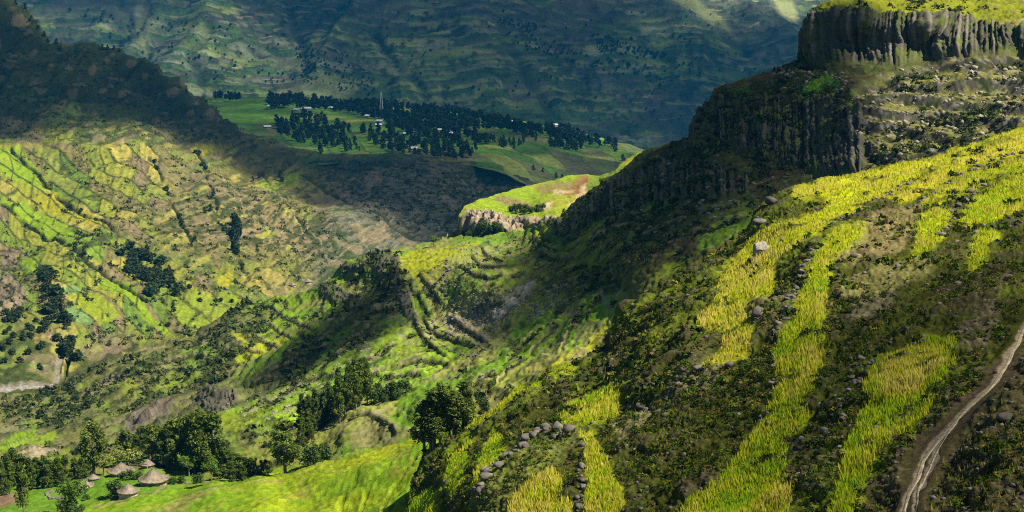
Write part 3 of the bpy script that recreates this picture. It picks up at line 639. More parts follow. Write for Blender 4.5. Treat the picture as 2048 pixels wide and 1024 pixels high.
    mixc(c, litc, lit * 0.9); mixc(c, C(0.13, 0.13, 0.03), lit * sm(0.0, 0.4, big + 0.4 * tex) * 0.7); mixc(c, DARKROCK * 0.8, lit * sm(0.55, 0.7, fr2) * 0.95 * sm(-0.45, -0.05, tex)); mixc(c, GREY, lit * sm(0.35, 0.5, noise(x / 1.1, y / 1.6, z / 1.1, seed=101)) * 0.5)
    mixc(c, C(0.028, 0.034, 0.012), lit * sm(0.15, 0.3, fbm(x / 4.5, y / 6, z / 1.2, o=3, seed=123)) * 0.85)
    for poly, k, w in [([(795, 515), (830, 500), (930, 487), (965, 480), (930, 500), (900, 520), (870, 560), (845, 572), (820, 548), (800, 540)], C(0.25, 0.27, 0.012), .95),
                    ([(700, 512), (800, 498), (870, 484), (930, 474), (900, 488), (820, 500), (790, 505)], C(0.21, 0.18, 0.05), .8),
                    ([(468, 722), (490, 695), (560, 677), (592, 666), (575, 682), (540, 700), (500, 718)], C(0.24, 0.27, 0.012), .95), ([(462, 666), (482, 664), (500, 686), (484, 690)], C(0.24, 0.25, 0.02), .9), ([(500, 662), (520, 672), (540, 682), (520, 680)], LIME, .9), ([(525, 640), (545, 650), (578, 668), (560, 672), (535, 655)], LIME, .9), ([(545, 612), (560, 612), (590, 632), (622, 650), (600, 656), (570, 645)], C(0.12, 0.22, 0.012), .9),
                    ([(795, 800), (830, 768), (940, 735), (1000, 713), (1060, 688), (1130, 640), (1235, 585), (1245, 600), (1140, 662), (1060, 715), (990, 745), (905, 780), (850, 832), (800, 872), (780, 850)], C(0.11, 0.21, 0.012), .9),
                    ([(1080, 738), (1120, 716), (1180, 680), (1250, 622), (1250, 655), (1170, 705), (1100, 740)], C(0.25, 0.26, 0.012), .9), ([(1150, 640), (1165, 610), (1185, 590), (1200, 585), (1180, 620), (1160, 655)], LIME, .8), ([(1060, 690), (1120, 650), (1150, 630), (1100, 690), (1050, 725)], C(0.14, 0.20, 0.02), .8),
                    ([(760, 740), (800, 705), (830, 720), (800, 745)], LIME, .5), ([(800, 560), (830, 570), (850, 600), (870, 640), (850, 640), (815, 600)], C(0.13, 0.22, 0.012), .8), ([(730, 700), (780, 650), (810, 655), (770, 700), (735, 720)], C(0.14, 0.21, 0.012), .8), ([(770, 690), (830, 665), (850, 690), (810, 710)], C(0.16, 0.22, 0.012), .7),
                    ([(880, 640), (900, 625), (930, 645), (960, 665), (990, 680), (960, 690), (910, 670)], C(0.30, 0.24, 0.15), .85), ([(920, 640), (950, 600), (1000, 590), (1040, 570), (1075, 560), (1060, 590), (1000, 640), (960, 660)], C(0.17, 0.15, 0.10), .75), ([(985, 620), (1030, 595), (1035, 605), (990, 645)], C(0.34, 0.30, 0.23), .8), ([(1030, 578), (1070, 560), (1075, 570), (1040, 590)], C(0.33, 0.29, 0.22), .7),
                    ([(440, 826), (520, 800), (570, 770), (640, 715), (680, 680), (720, 700), (660, 770), (600, 800), (540, 830), (480, 850)], C(0.13, 0.21, 0.012), .75), ([(430, 830), (500, 822), (560, 800), (520, 830), (470, 870)], C(0.17, 0.22, 0.012), .8),
                    ([(-30, 905), (40, 868), (75, 862), (70, 880), (20, 900)], C(0.14, 0.22, 0.012), .95), ([(62, 892), (72, 870), (112, 866), (108, 890)], C(0.16, 0.23, 0.012), .95), ([(238, 862), (258, 830), (320, 806), (352, 800), (340, 822), (290, 850), (262, 880), (240, 880)], C(0.13, 0.105, 0.075), .95), ([(40, 905), (60, 892), (95, 892), (120, 900), (60, 915)], C(0.26, 0.21, 0.14), .8), ([(-20, 915), (40, 905), (80, 912), (0, 935)], C(0.16, 0.14, 0.07), .8),
                    ([(300, 760), (340, 735), (390, 740), (400, 760), (360, 790), (320, 790)], C(0.13, 0.17, 0.02), .7), ([(230, 770), (260, 750), (290, 790), (260, 800)], C(0.16, 0.19, 0.02), .7), ([(365, 705), (420, 690), (440, 720), (380, 760)], C(0.10, 0.18, 0.015), .7),
                    ([(1590, 188), (1620, 165), (1650, 148), (1678, 150), (1682, 170), (1672, 182), (1650, 180), (1635, 190)], C(0.10, 0.24, 0.010), .95), ([(1440, 195), (1495, 170), (1500, 180), (1480, 200)], C(0.07, 0.13, 0.015), .8), ([(1570, 245), (1650, 230), (1660, 250), (1600, 275), (1572, 270)], C(0.085, 0.12, 0.02), .8),
                    ([(1060, 465), (1085, 448), (1115, 440), (1110, 455), (1080, 475)], C(0.20, 0.24, 0.012), .9), ([(1070, 480), (1110, 465), (1130, 500), (1130, 535), (1100, 530), (1080, 500)], C(0.09, 0.15, 0.012), .8), ([(900, 545), (990, 520), (1060, 500), (1020, 540), (960, 580), (880, 610), (880, 570)], C(0.10, 0.17, 0.013), .6),
                    ([(1395, 480), (1450, 440), (1520, 420), (1510, 450), (1440, 490), (1400, 500)], C(0.11, 0.20, 0.012), .8), ([(1380, 420), (1440, 405), (1520, 400), (1500, 420), (1420, 440)], C(0.09, 0.12, 0.02), .7), ([(1390, 325), (1470, 340), (1560, 370), (1480, 385), (1400, 360)], C(0.10, 0.085, 0.045), .7),
                    ([(630, 700), (680, 660), (720, 640), (700, 680), (650, 730)], GRASS * 1.1, .6), ([(700, 870), (740, 820), (800, 850), (840, 862), (760, 890), (700, 900)], C(0.14, 0.125, 0.05), .7)]:
        mixc(c, k, area(qx, qy, poly, 3) * w)
    # the sown field in front of the huts, striped along the slope
    st = (py - interp(px, [(100, 1030), (300, 990), (500, 943), (700, 912), (860, 862)])) + 7 * noise(x / 9, y / 9, seed=102)
    fc = np.zeros(c.shape); fc[...] = C(0.115, 0.195, 0.010)
    mixc(fc, C(0.19, 0.24, 0.010), sm(-0.1, 0.6, noise(st / 26, px / 180, seed=103)) * sm(430, 560, px))
    mixc(fc, C(0.25, 0.255, 0.012), sm(640, 760, px) * sm(40, 10, st) * 0.8)
    mixc(fc, C(0.17, 0.13, 0.05), area(qx, qy, [(290, 1030), (380, 990), (430, 985), (380, 1010), (330, 1040)], 5) * 0.8)
    mixc(fc, C(0.20, 0.17, 0.08), sm(0.5, 1.0, line(qx, qy, [(330, 1000), (400, 985), (460, 975), (560, 965)], 4)) * 0.6)
    mixc(fc, C(0.06, 0.10, 0.012), t.bank2 * 0.8)  # shadow streaks of the little banks painted in as dark green
    mixc(fc, C(0.085, 0.155, 0.010), sm(0.0, 0.4, fbm(x / 1.0, y / 2.2, o=4, seed=107)) * 0.75)
    mixc(fc, C(0.20, 0.19, 0.03), sm(0.25, 0.5, fbm(x / 3.0, y / 5.0, o=3, seed=122)) * 0.6)
    m = fieldf[..., None]; c[...] = c * (1 - m) + fc * m
    mixc(c, C(0.075, 0.15, 0.012), yard * (1 - fieldf) * 0.95)
    mixc(c, C(0.15, 0.10, 0.06), area(qx, qy, [(-20, 985), (40, 985), (50, 1005), (-20, 1020)], 5) * (1 - fieldf))
    mixc(c, C(0.15, 0.115, 0.06), sm(0.3, 0.9, line(qx, qy, [(190, 1010), (260, 995), (300, 985), (350, 968), (420, 962)], 5)) * 0.8)
    sb = (1 - soft)
    mixc(c, C(0.23, 0.19, 0.09), lit_rim * (0.35 + 0.5 * sm(-0.2, 0.3, tex)))  # sunlit edge of each terrace painted into the colour
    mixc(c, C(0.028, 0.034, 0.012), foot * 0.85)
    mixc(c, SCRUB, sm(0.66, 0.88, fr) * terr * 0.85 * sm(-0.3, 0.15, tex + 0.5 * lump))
    mixc(c, SCRUB, sb * sm(0.28, 0.45, tex + 0.25 * lump * (1 - lit)) * 0.7)
    mixc(c, GREY, sb * (1 - cl) * sm(0.55, 0.7, noise(x / 1.0, y / 1.5, z / 1.0, seed=104)) * 0.35)
    rk = (C(0.080, 0.072, 0.055) * sm(1000, 900, px)[..., None] + C(0.072, 0.068, 0.050) * sm(900, 1000, px)[..., None]) * (0.7 + 0.45 * np.clip(fl, -1, 1))[..., None]
    m = (cl * 0.92)[..., None]; c[...] = c * (1 - m) + rk * m
    big_c = cl * sm(1000, 1100, px)
    mixc(c, C(0.16, 0.140, 0.10), big_c * sm(0.55, 0.95, t.ctone) * 0.8)
    mixc(c, C(0.018, 0.017, 0.014), big_c * t.crack * 0.6)
    mixc(c, C(0.075, 0.10, 0.015), big_c * sm(0.1, 0.4, fbm(x / 3, y / 3, z / 2, o=3, seed=39)) * 0.75)
    mixc(c, C(0.06, 0.085, 0.015), cl * (1 - 0.6 * cbig) * sm(0.15, 0.45, tex + 0.3 * lump) * 0.8)
    topg = sm(6, -6, py - interp(px, LIPS[0][0]) + wob * 1.6) * sm(1610, 1640, px)
    mixc(c, C(0.17, 0.185, 0.012), topg * 0.9); mixc(c, C(0.10, 0.11, 0.015), topg * sm(0.0, 0.35, tex) * 0.7); mixc(c, C(0.22, 0.17, 0.08), topg * sm(1960, 2050, px) * sm(0, 0.3, lump) * 0.7)
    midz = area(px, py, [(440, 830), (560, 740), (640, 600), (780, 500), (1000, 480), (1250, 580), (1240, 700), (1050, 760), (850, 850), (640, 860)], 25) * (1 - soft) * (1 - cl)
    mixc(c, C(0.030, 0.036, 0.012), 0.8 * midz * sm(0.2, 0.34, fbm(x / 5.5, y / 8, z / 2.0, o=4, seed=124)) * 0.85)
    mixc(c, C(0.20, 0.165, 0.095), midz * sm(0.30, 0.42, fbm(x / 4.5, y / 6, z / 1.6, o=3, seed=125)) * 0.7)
    # paths
    for l in ([(1380, 360), (1420, 352), (1470, 358), (1520, 372)], [(560, 690), (500, 722), (470, 740)], [(870, 760), (890, 745), (910, 735)]):
        mixc(c, C(0.22, 0.18, 0.09), sm(0.3, 0.9, line(qx, qy, l, 5)) * 0.7)
    c *= (1 + rough * (0.28 * tex + 0.2 * fine) + 0.35 * soft * fine)[..., None]
    t.push(0.10 * soft * fine)
do_E(E)
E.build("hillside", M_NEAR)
print("E", time.time() - T0)

# ================================================================== F: the near slope with its barley strips
F_CREST = [(780, 1120), (800, 1040), (822, 985), (838, 930), (850, 903), (880, 885), (915, 862), (945, 838), (975, 815), (1010, 790), (1040, 765), (1090, 742), (1140, 728), (1190, 712), (1213, 690), (1222, 650), (1238, 622), (1262, 602), (1300, 575), (1350, 545), (1400, 515), (1440, 492), (1480, 470), (1500, 455), (1512, 425), (1535, 402), (1560, 390), (1590, 376), (1640, 364), (1700, 352), (1820, 322), (1900, 300), (1960, 284), (2048, 250), (2350, 160)]
Fs = Sheet([(2350, 160, 300), (2048, 250, 275), (1960, 285, 262), (1820, 322, 250), (1700, 352, 242), (1590, 376, 236), (1540, 402, 232), (1510, 430, 226), (1480, 470, 222), (1400, 515, 215), (1300, 575, 208), (1240, 620, 202), (1215, 700, 190), (1140, 728, 192), (1040, 765, 195), (975, 815, 190), (915, 862, 190), (850, 903, 190), (838, 940, 182), (800, 1040, 160), (780, 1120, 145),
            (2350, 300, 215), (2048, 350, 198), (1850, 400, 192), (1700, 450, 180), (1600, 500, 168), (1500, 580, 162), (1400, 660, 152), (1300, 720, 150), (1300, 800, 132), (1200, 850, 132), (1100, 860, 140), (1000, 930, 134), (950, 1000, 126), (1100, 1000, 110), (1250, 950, 108), (1300, 1040, 95), (1500, 780, 118), (1500, 1000, 90), (1600, 680, 126), (1700, 580, 138), (1700, 780, 102), (1700, 1000, 78),
            (1850, 500, 150), (1850, 700, 104), (1850, 900, 80), (2048, 450, 158), (2048, 600, 112), (2048, 800, 78), (2048, 1000, 61), (1900, 1040, 64), (2350, 500, 140), (2350, 800, 75), (2350, 1120, 52), (1700, 1120, 68), (1300, 1120, 86), (1000, 1120, 108)],
           F_CREST, [(700, 1130), (2400, 1130)], 790, 2240, 2.2, 2.3, lam=1e-5, back=((4, -2), (12, -9), (30, -26)))
FIELDS = [  # outline, colour tone (0 green .. 1 straw), height m
    ("upper", [(2260, 185), (2060, 247), (1960, 286), (1820, 324), (1700, 354), (1592, 378), (1586, 398), (1640, 395), (1655, 402), (1560, 450), (1500, 478), (1472, 520), (1442, 548), (1432, 600), (1400, 640), (1394, 656), (1450, 666), (1442, 712), (1402, 742), (1470, 722), (1513, 690), (1500, 652), (1492, 625), (1500, 602), (1545, 590), (1550, 545), (1560, 520), (1600, 495), (1640, 470), (1662, 445), (1700, 420), (1780, 385), (1836, 352), (1960, 294), (2060, 262), (2260, 200)], 0.75, 0.8),
    ("ledge", [(1770, 394), (1850, 354), (1960, 302), (2060, 270), (2260, 210), (2260, 250), (2060, 300), (1990, 320), (1905, 350), (1850, 376), (1826, 394), (1800, 404)], 0.95, 0.8),
    ("slant", [(1848, 402), (1870, 376), (1920, 352), (2060, 307), (2260, 262), (2260, 290), (2060, 342), (1992, 350), (1960, 372), (1900, 394), (1852, 412)], 0.6, 0.8),
    ("column", [(1665, 470), (1732, 455), (1722, 480), (1660, 530), (1656, 590), (1646, 640), (1652, 690), (1640, 740), (1626, 790), (1600, 850), (1572, 890), (1576, 960), (1602, 1000), (1570, 1060), (1330, 1060), (1385, 975), (1440, 940), (1450, 920), (1490, 870), (1540, 810), (1548, 745), (1546, 700), (1560, 670), (1590, 640), (1596, 600), (1620, 540), (1640, 500)], 0.5, 0.8),
    ("patch", [(1722, 762), (1750, 702), (1800, 690), (1850, 670), (1908, 674), (1918, 700), (1900, 740), (1880, 780), (1860, 830), (1830, 870), (1762, 910), (1742, 960), (1710, 1050), (1665, 1050), (1690, 950), (1702, 840), (1727, 790)], 0.4, 0.75),
    ("short_strip", [(1845, 430), (1904, 420), (1895, 450), (1870, 490), (1850, 505), (1810, 530), (1830, 500), (1825, 475)], 0.55, 0.7),
    ("right", [(1942, 402), (1990, 362), (2060, 347), (2260, 300), (2260, 350), (2060, 402), (2000, 450), (1985, 490), (1962, 538), (1936, 535), (1945, 500), (1950, 460), (1920, 440)], 0.45, 0.7),
    ("bottom", [(985, 1060), (1030, 992), (1065, 960), (1105, 936), (1135, 955), (1148, 1060)], 0.75, 0.95),
    ("slip", [(1163, 872), (1188, 868), (1202, 900), (1232, 950), (1245, 1000), (1210, 1060), (1160, 1060), (1172, 960)], 0.7, 0.85),
    ("crest", [(1040, 758), (1048, 785), (1005, 830), (960, 852), (925, 868), (950, 842), (985, 812)], 0.45, 0.6),
    ("tuft", [(1052, 775), (1085, 745), (1084, 775), (1058, 788)], 0.4, 0.6),
    ("nook", [(1098, 752), (1140, 727), (1145, 745), (1110, 768)], 0.4, 0.6),
    ("hollow", [(1105, 858), (1132, 805), (1180, 790), (1238, 772), (1240, 800), (1236, 828), (1200, 842), (1150, 862), (1115, 868)], 0.35, 0.7),
    ("fringe", [(885, 960), (900, 905), (935, 880), (948, 872), (940, 905), (930, 960), (900, 1000)], 0.25, 0.6),
    ("finger", [(962, 902), (985, 855), (1012, 880), (1004, 930), (965, 975), (945, 985), (955, 940)], 0.25, 0.6),
    ("corner", [(790, 1060), (830, 985), (872, 972), (862, 1060)], 0.2, 0.6),
]
PATH = [(2110, 560), (2050, 655), (2035, 690), (2008, 735), (1982, 775), (1955, 805), (1930, 835), (1905, 865), (1880, 890), (1850, 925), (1835, 960), (1822, 990), (1805, 1060)]
PATH2 = [(1905, 865), (1880, 905), (1855, 950), (1838, 985), (1832, 1060)]
def do_F(t):
    px, py = t.px, t.py
    x, y, z = [t.base[..., i] for i in range(3)]
    wx = px + 5 * noise(x / 2.0, y / 3.0, seed=110) + 3 * noise(x / .6, y / .9, seed=111); wy = py + 4 * noise(x / 2.0, y / 3.0, seed=112)
    fm = np.zeros(px.shape); tone = np.zeros(px.shape)
    for nm, poly, tn, hh in FIELDS:
        m = area(wx, wy, poly, 13); fm = np.maximum(fm, m); tone = np.where(m > 0.25, tn, tone)
    fm = np.clip(fm - 0.85 * sm(0.16, 0.55, fbm(x / 2.2, y / 3.2, o=3, seed=118)), 0, 1)
    t.fm = fm
    tex = fbm(x / 1.1, y / 1.6, z / 1.0, o=4, seed=113); big = fbm(x / 12, y / 16, o=3, seed=114); fine = noise(x / .28, y / .42, z / .28, seed=115)
    lump = fbm(x / 3.2, y / 4.2, z / 3.2, o=3, seed=116)
    path = np.maximum(line(wx, wy, PATH, 12), line(wx, wy, PATH2, 9))
    pm = sm(0.25, 0.75, path)
    shrubby = np.clip(area(px, py, [(1100, 760), (1230, 610), (1400, 520), (1480, 470), (1420, 600), (1390, 670), (1400, 740), (1250, 860), (1150, 820)], 30) + 0.25, 0, 1)
    flat = np.maximum(line(px, py, PATH, 42), line(px, py, PATH2, 34))
    rough = (1 - 0.8 * fm) * (1 - 0.93 * sm(0.1, 0.75, flat))
    t.push(rough * (0.36 * tex + 0.13 * fine + lump * (0.45 + 0.8 * shrubby)) + 0.8 * big)
    t.push(-0.05 * pm)
    t.rough = rough
    c = t.col; c[...] = C(0.042, 0.046, 0.008)
    mixc(c, C(0.095, 0.12, 0.010), sm(-0.1, 0.4, big + 0.5 * lump) * 0.7)
    mixc(c, C(0.055, 0.042, 0.026), sm(0.0, 0.35, lump + 0.4 * tex - 0.1) * 0.75)
    for poly, k, w in [([(1690, 470), (1760, 420), (1850, 400), (1840, 430), (1800, 500), (1700, 530), (1660, 520)], C(0.17, 0.135, 0.055), .75), ([(1680, 560), (1760, 520), (1880, 520), (1830, 560), (1740, 590), (1690, 590)], C(0.15, 0.14, 0.045), .7), ([(1700, 600), (1800, 570), (1760, 640), (1700, 640)], C(0.11, 0.095, 0.06), .6),
                       ([(1920, 640), (1990, 600), (1990, 680), (1940, 700), (1900, 680)], C(0.12, 0.095, 0.055), .7), ([(1830, 880), (1900, 820), (2000, 720), (2300, 600), (2300, 1130), (1700, 1130), (1740, 980)], C(0.060, 0.042, 0.027), .75), ([(940, 1010), (1000, 930), (1060, 880), (1160, 850), (1160, 880), (1110, 930), (1040, 970), (980, 1060)], C(0.105, 0.12, 0.024), .8), ([(1220, 850), (1300, 800), (1400, 740), (1480, 720), (1400, 790), (1300, 850), (1240, 880)], C(0.15, 0.13, 0.06), .7), ([(1500, 600), (1540, 590), (1570, 560), (1590, 600), (1520, 660), (1500, 640)], C(0.13, 0.11, 0.04), .6)]:
        mixc(c, k, area(wx, wy, poly, 6) * w)
    mixc(c, C(0.024, 0.030, 0.010), sm(0.2, 0.45, tex) * 0.6)
    g = C(0.17, 0.25, 0.008)[None] * (1 - tone[..., None]) + C(0.36, 0.35, 0.010)[None] * tone[..., None]
    m = fm[..., None]; c[...] = c * (1 - m) + g * m
    mixc(c, C(0.26, 0.205, 0.085), area(wx, wy, [(1765, 700), (1850, 680), (1890, 695), (1880, 740), (1840, 790), (1770, 800), (1760, 750)], 8) * fm * .8)
    mixc(c, C(0.21, 0.165, 0.115), pm * 0.95)
    c *= (1 + (0.25 + 0.75 * rough) * (0.3 * tex + 0.25 * fine) + 0.15 * fine)[..., None]
do_F(Fs)
Fs.build("near_slope", M_NEAR)
print("F", time.time() - T0)
# ================================================================== broken clouds high above (out of the picture), whose shadows lie on the land; two are added only to darken slopes
def cloud_material(name, clear):
    m = bpy.data.materials.new(name); m.use_nodes = True
    nt = m.node_tree; nt.nodes.remove(nt.nodes["Principled BSDF"])
    df = nt.nodes.new("ShaderNodeBsdfDiffuse"); df.inputs[0].default_value = (0.85, 0.87, 0.9, 1)
    tr = nt.nodes.new("ShaderNodeBsdfTransparent"); mx = nt.nodes.new("ShaderNodeMixShader")
    nz = nt.nodes.new("ShaderNodeTexNoise"); nz.inputs["Scale"].default_value = 0.012; nz.inputs["Detail"].default_value = 5
    tc = nt.nodes.new("ShaderNodeTexCoord"); nt.links.new(tc.outputs["Object"], nz.inputs["Vector"])
    mr = nt.nodes.new("ShaderNodeMapRange"); mr.inputs[1].default_value = 0.35; mr.inputs[2].default_value = 0.65
    mr.inputs[3].default_value = max(0, 1 - clear * 1.35); mr.inputs[4].default_value = min(1, 1 - clear * 0.65)
    nt.links.new(nz.outputs["Fac"], mr.inputs[0])
    th = nt.nodes.new("ShaderNodeAttribute"); th.attribute_name = "tint"; mu = nt.nodes.new("ShaderNodeMath"); mu.operation = 'MULTIPLY'
    nt.links.new(mr.outputs[0], mu.inputs[0]); nt.links.new(th.outputs["Fac"], mu.inputs[1]); nt.links.new(mu.outputs[0], mx.inputs[0])
    nt.links.new(tr.outputs[0], mx.inputs[1]); nt.links.new(df.outputs[0], mx.inputs[2])
    nt.links.new(mx.outputs[0], nt.nodes["Material Output"].inputs[0])
    return m
M_ADDED_CLOUD = cloud_material("cloud_dense_added", 0.19)  # for the two clouds added only for their shade
M_VEIL = cloud_material("cloud_thin", 0.66)
M_RIDGE = cloud_material("cloud_ridge", 0.29)
M_HALF = cloud_material("cloud_half", 0.50)
M_MIDCLOUD = cloud_material("cloud_medium", 0.31)
def cloud(sheet, poly, H, mat, label, grow=0.0, n=70, rag=0.06, seed=1, soft=60.0):
    P = np.array(poly, float)
    W = sheet.sample(P[:, 0], P[:, 1], sheet.base)
    W = W + S * ((H - W[:, 2]) / S[2])[:, None]
    o2 = W[:, :2]; lo = o2.min(0); hi = o2.max(0); size = max(hi - lo)
    lo = lo - size * 0.08 - soft; hi = hi + size * 0.08 + soft
    nx = max(8, int(n * (hi - lo)[0] / size)); ny = max(8, int(n * (hi - lo)[1] / size))
    gx, gy = np.meshgrid(np.linspace(lo[0], hi[0], nx), np.linspace(lo[1], hi[1], ny), indexing="ij")
    w = size * rag
    qx = gx + w * fbm(gx / (w * 3), gy / (w * 3), o=3, seed=seed); qy = gy + w * fbm(gx / (w * 3) + 9, gy / (w * 3), o=3, seed=seed + 40)
    d = seg_dist(qx, qy, o2, True); sd = np.where(inside(qx, qy, o2), d, -d) + soft * 0.5
    ins = sd > 0
    th = np.sqrt(np.maximum(sd, 0) * size * 0.12) * (1 + 0.5 * fbm(gx / (size * .08), gy / (size * .08), o=3, seed=seed + 80))
    up = H + th; dn = H - 0.25 * th
    idx = np.arange(nx * ny).reshape(nx, ny)
    f = ins[:-1, :-1] | ins[1:, :-1] | ins[1:, 1:] | ins[:-1, 1:]
    q = np.stack([idx[:-1, :-1], idx[1:, :-1], idx[1:, 1:], idx[:-1, 1:]], -1)[f]
    V = np.concatenate([np.stack([gx, gy, up + 0.5], -1).reshape(-1, 3), np.stack([gx, gy, dn - 0.5], -1).reshape(-1, 3)])
    me = mesh_from("cloud", V, np.concatenate([q, q[:, ::-1] + nx * ny]), [mat], True, np.tile(np.repeat(sm(0, soft, sd).reshape(-1, 1), 3, 1), (2, 1)))
    return tag(link("cloud", me), label, "cloud", kind="stuff")
cloud(A, [(640, -90), (1320, -90), (1450, 70), (1560, 75), (1640, 40), (2290, 40), (2290, 400), (700, 400), (640, 215), (760, 180), (690, 100)], 1300, M_MIDCLOUD, "broad cloud over the far mountain", soft=220, seed=3)
cloud(A, [(-240, -90), (640, -90), (650, 60), (500, 25), (300, 35), (100, 30), (-240, 60)], 1320, M_MIDCLOUD, "cloud bank over the mountain top", soft=200, seed=4)
cloud(A, [(-240, 40), (700, 40), (760, 180), (640, 230), (-240, 300)], 1100, M_VEIL, "thin cloud over the terraced mountain foot", soft=150, seed=5)
cloud(B, [(330, 185), (760, 200), (1290, 290), (1420, 340), (1420, 460), (1060, 370), (850, 322), (560, 320), (330, 300)], 900, M_HALF, "cloud over the village plateau", soft=120, seed=6, grow=1)
cloud(Cs, [(-230, -60), (0, -5), (120, 92), (340, 160), (450, 247), (560, 300), (640, 322), (850, 313), (1060, 363), (1120, 430), (1120, 560), (850, 490), (790, 465), (740, 430), (680, 405), (600, 372), (480, 328), (400, 292), (330, 265), (200, 255), (100, 272), (0, 278), (-230, 290)], 1000, M_RIDGE, "long cloud over the dark ridge", soft=70, seed=7, n=110, rag=0.02)
cloud(E, [(1075, 470), (1120, 430), (1200, 366), (1380, 274), (1430, 178), (1600, 119), (1640, 8), (1680, 5), (1700, 100), (1715, 150), (1690, 205), (1718, 345), (1600, 380), (1500, 455), (1380, 520), (1250, 600), (1180, 600), (1110, 625), (1045, 650), (1065, 590), (1075, 520)], 620, M_ADDED_CLOUD, "unseen cloud added to darken the cliff hill", soft=12, seed=8, n=100, rag=0.02)  # added blocker: the hill's own shade comes out too light
cloud(E, [(555, 745), (600, 690), (660, 635), (720, 585), (780, 548), (805, 580), (815, 645), (750, 672), (700, 695), (650, 735), (600, 765)], 640, M_ADDED_CLOUD, "small unseen cloud added to shade the wooded bank", soft=10, seed=9, rag=0.03)  # added blocker: stands in for the bank shading itself
cloud(Fs, [(1555, 650), (1660, 645), (1760, 610), (1850, 640), (2048, 520), (2230, 450), (2230, 1130), (1560, 1130), (1500, 980), (1560, 860)], 500, M_VEIL, "thin cloud over the footpath slope", soft=14, seed=10, rag=0.03)

# ================================================================== haze
def haze_box():
    m = bpy.data.materials.new("haze"); m.use_nodes = True
    nt = m.node_tree; nt.nodes.remove(nt.nodes["Principled BSDF"])
    pv = nt.nodes.new("ShaderNodeVolumePrincipled")
    pv.inputs["Color"].default_value = (0.01, 0.30, 0.66, 1)
    pv.inputs["Density"].default_value = 5.2e-5
    pv.inputs["Anisotropy"].default_value = 0.0
    nt.links.new(pv.outputs[0], nt.nodes["Material Output"].inputs[1])
    x, y0, y1, z0, z1 = 3200, -300, 5600, -480, 330
    V = np.array([(-x, y0, z0), (x, y0, z0), (x, y1, z0), (-x, y1, z0), (-x, y0, z1), (x, y0, z1), (x, y1, z1), (-x, y1, z1)])
    Q = np.array([(0, 3, 2, 1), (4, 5, 6, 7), (0, 1, 5, 4), (1, 2, 6, 5), (2, 3, 7, 6), (3, 0, 4, 7)])
    o = link("haze", mesh_from("haze", V, Q, [m])); tag(o, "pale blue haze filling the valley", "haze", kind="stuff")
haze_box()
# ================================================================== plants: leaf clumps, trees, grass
M_LEAF = material("leaves", grain=0.2, scale=0.6, rough=0.8, spec=0.04, translucent=0.18)
M_BARK = material("bark", tint=False, color=(0.16, 0.13, 0.10), grain=0.3, scale=4, bump=0.4, bscale=8)
M_BARLEY = material("barley", grain=0.15, scale=0.5, rough=0.8, spec=0.0, translucent=0.5)
M_STONE = material("stone", grain=0.35, scale=2.5, bump=0.6, bscale=6, bdist=0.08)
def unit(v):
    return v / (np.linalg.norm(v, axis=-1, keepdims=True) + 1e-9)
def tris(c, n, size, r, stretch=1.6):
    """one triangle per leaf: centre c, facing n"""
    k = len(c); a = unit(np.cross(n, r.normal(size=(k, 3)))); b = np.cross(n, a)
    sz = (np.asarray(size) * np.ones(k))[:, None]
    V = np.stack([c + a * sz * stretch * 0.6, c - a * sz * 0.5 + b * sz * 0.55, c - a * sz * 0.5 - b * sz * 0.55], 1)
    return V.reshape(-1, 3), np.arange(k * 3).reshape(k, 3)
def tube(pts, radii, sides=6):
    pts = np.array(pts, float); V = []; Fc = []
    for i, p in enumerate(pts):
        d = unit(pts[min(i + 1, len(pts) - 1)] - pts[max(i - 1, 0)])
        u = unit(np.cross(d, [0.3, 1, 0.1])); w = np.cross(d, u)
        an = np.arange(sides) / sides * 2 * math.pi
        V.append(p + radii[i] * (np.cos(an)[:, None] * u + np.sin(an)[:, None] * w))
    for i in range(len(pts) - 1):
        for j in range(sides):
            Fc.append((i * sides + j, i * sides + (j + 1) % sides, (i + 1) * sides + (j + 1) % sides, (i + 1) * sides + j))
    return np.concatenate(V), np.array(Fc)
def join(parts):
    V = []; Fc = []; n = 0
    for v, f in parts:
        V.append(v); Fc.append(f + n); n += len(v)
    return np.concatenate(V), np.concatenate(Fc)
def crown_points(kind, r):
    """clump centres and radii for a tree 10 m tall"""
    out = []
    if kind == 'gum':                                   # tall eucalyptus, open clumps on steep limbs
        for i in range(26):
            t = 0.28 + 0.70 * (i + r.random()) / 26
            rad = 1.75 * math.sin(math.pi * min(1, max(0.0, (t - 0.18) / 0.86)) ** 0.8) * (0.45 + 0.6 * r.random())
            a = r.random() * 6.28
            out.append((rad * math.cos(a), rad * math.sin(a), t * 10, 0.62 + 0.35 * r.random()))
    elif kind == 'dense':                               # dense dark tree, clothed to the ground
        for i in range(34):
            t = 0.06 + 0.92 * (i + r.random()) / 34
            rad = 2.1 * (1 - t) ** 0.55 * (0.55 + 0.5 * r.random()) * (0.75 if t < 0.15 else 1)
            a = r.random() * 6.28
            out.append((rad * math.cos(a), rad * math.sin(a), t * 10, 0.55 + 0.5 * r.random() * (1.2 - t)))
    elif kind == 'round':                               # broad-crowned tree on a bare stem
        for i in range(26):
            d = unit(r.normal(size=3)); d[2] = d[2] * 0.8
            k = 0.55 + 0.5 * r.random()
            out.append((2.9 * k * d[0], 2.9 * k * d[1], 6.7 + 2.6 * k * d[2], 0.8 + 0.5 * r.random()))
    else:                                               # bush
        for i in range(16):
            d = unit(r.normal(size=3)); k = 0.4 + 0.6 * r.random()
            out.append((4.2 * k * d[0], 4.2 * k * d[1], max(0.8, 4.5 + 4.2 * k * d[2]), 1.6 + 0.9 * r.random()))
    return np.array(out)
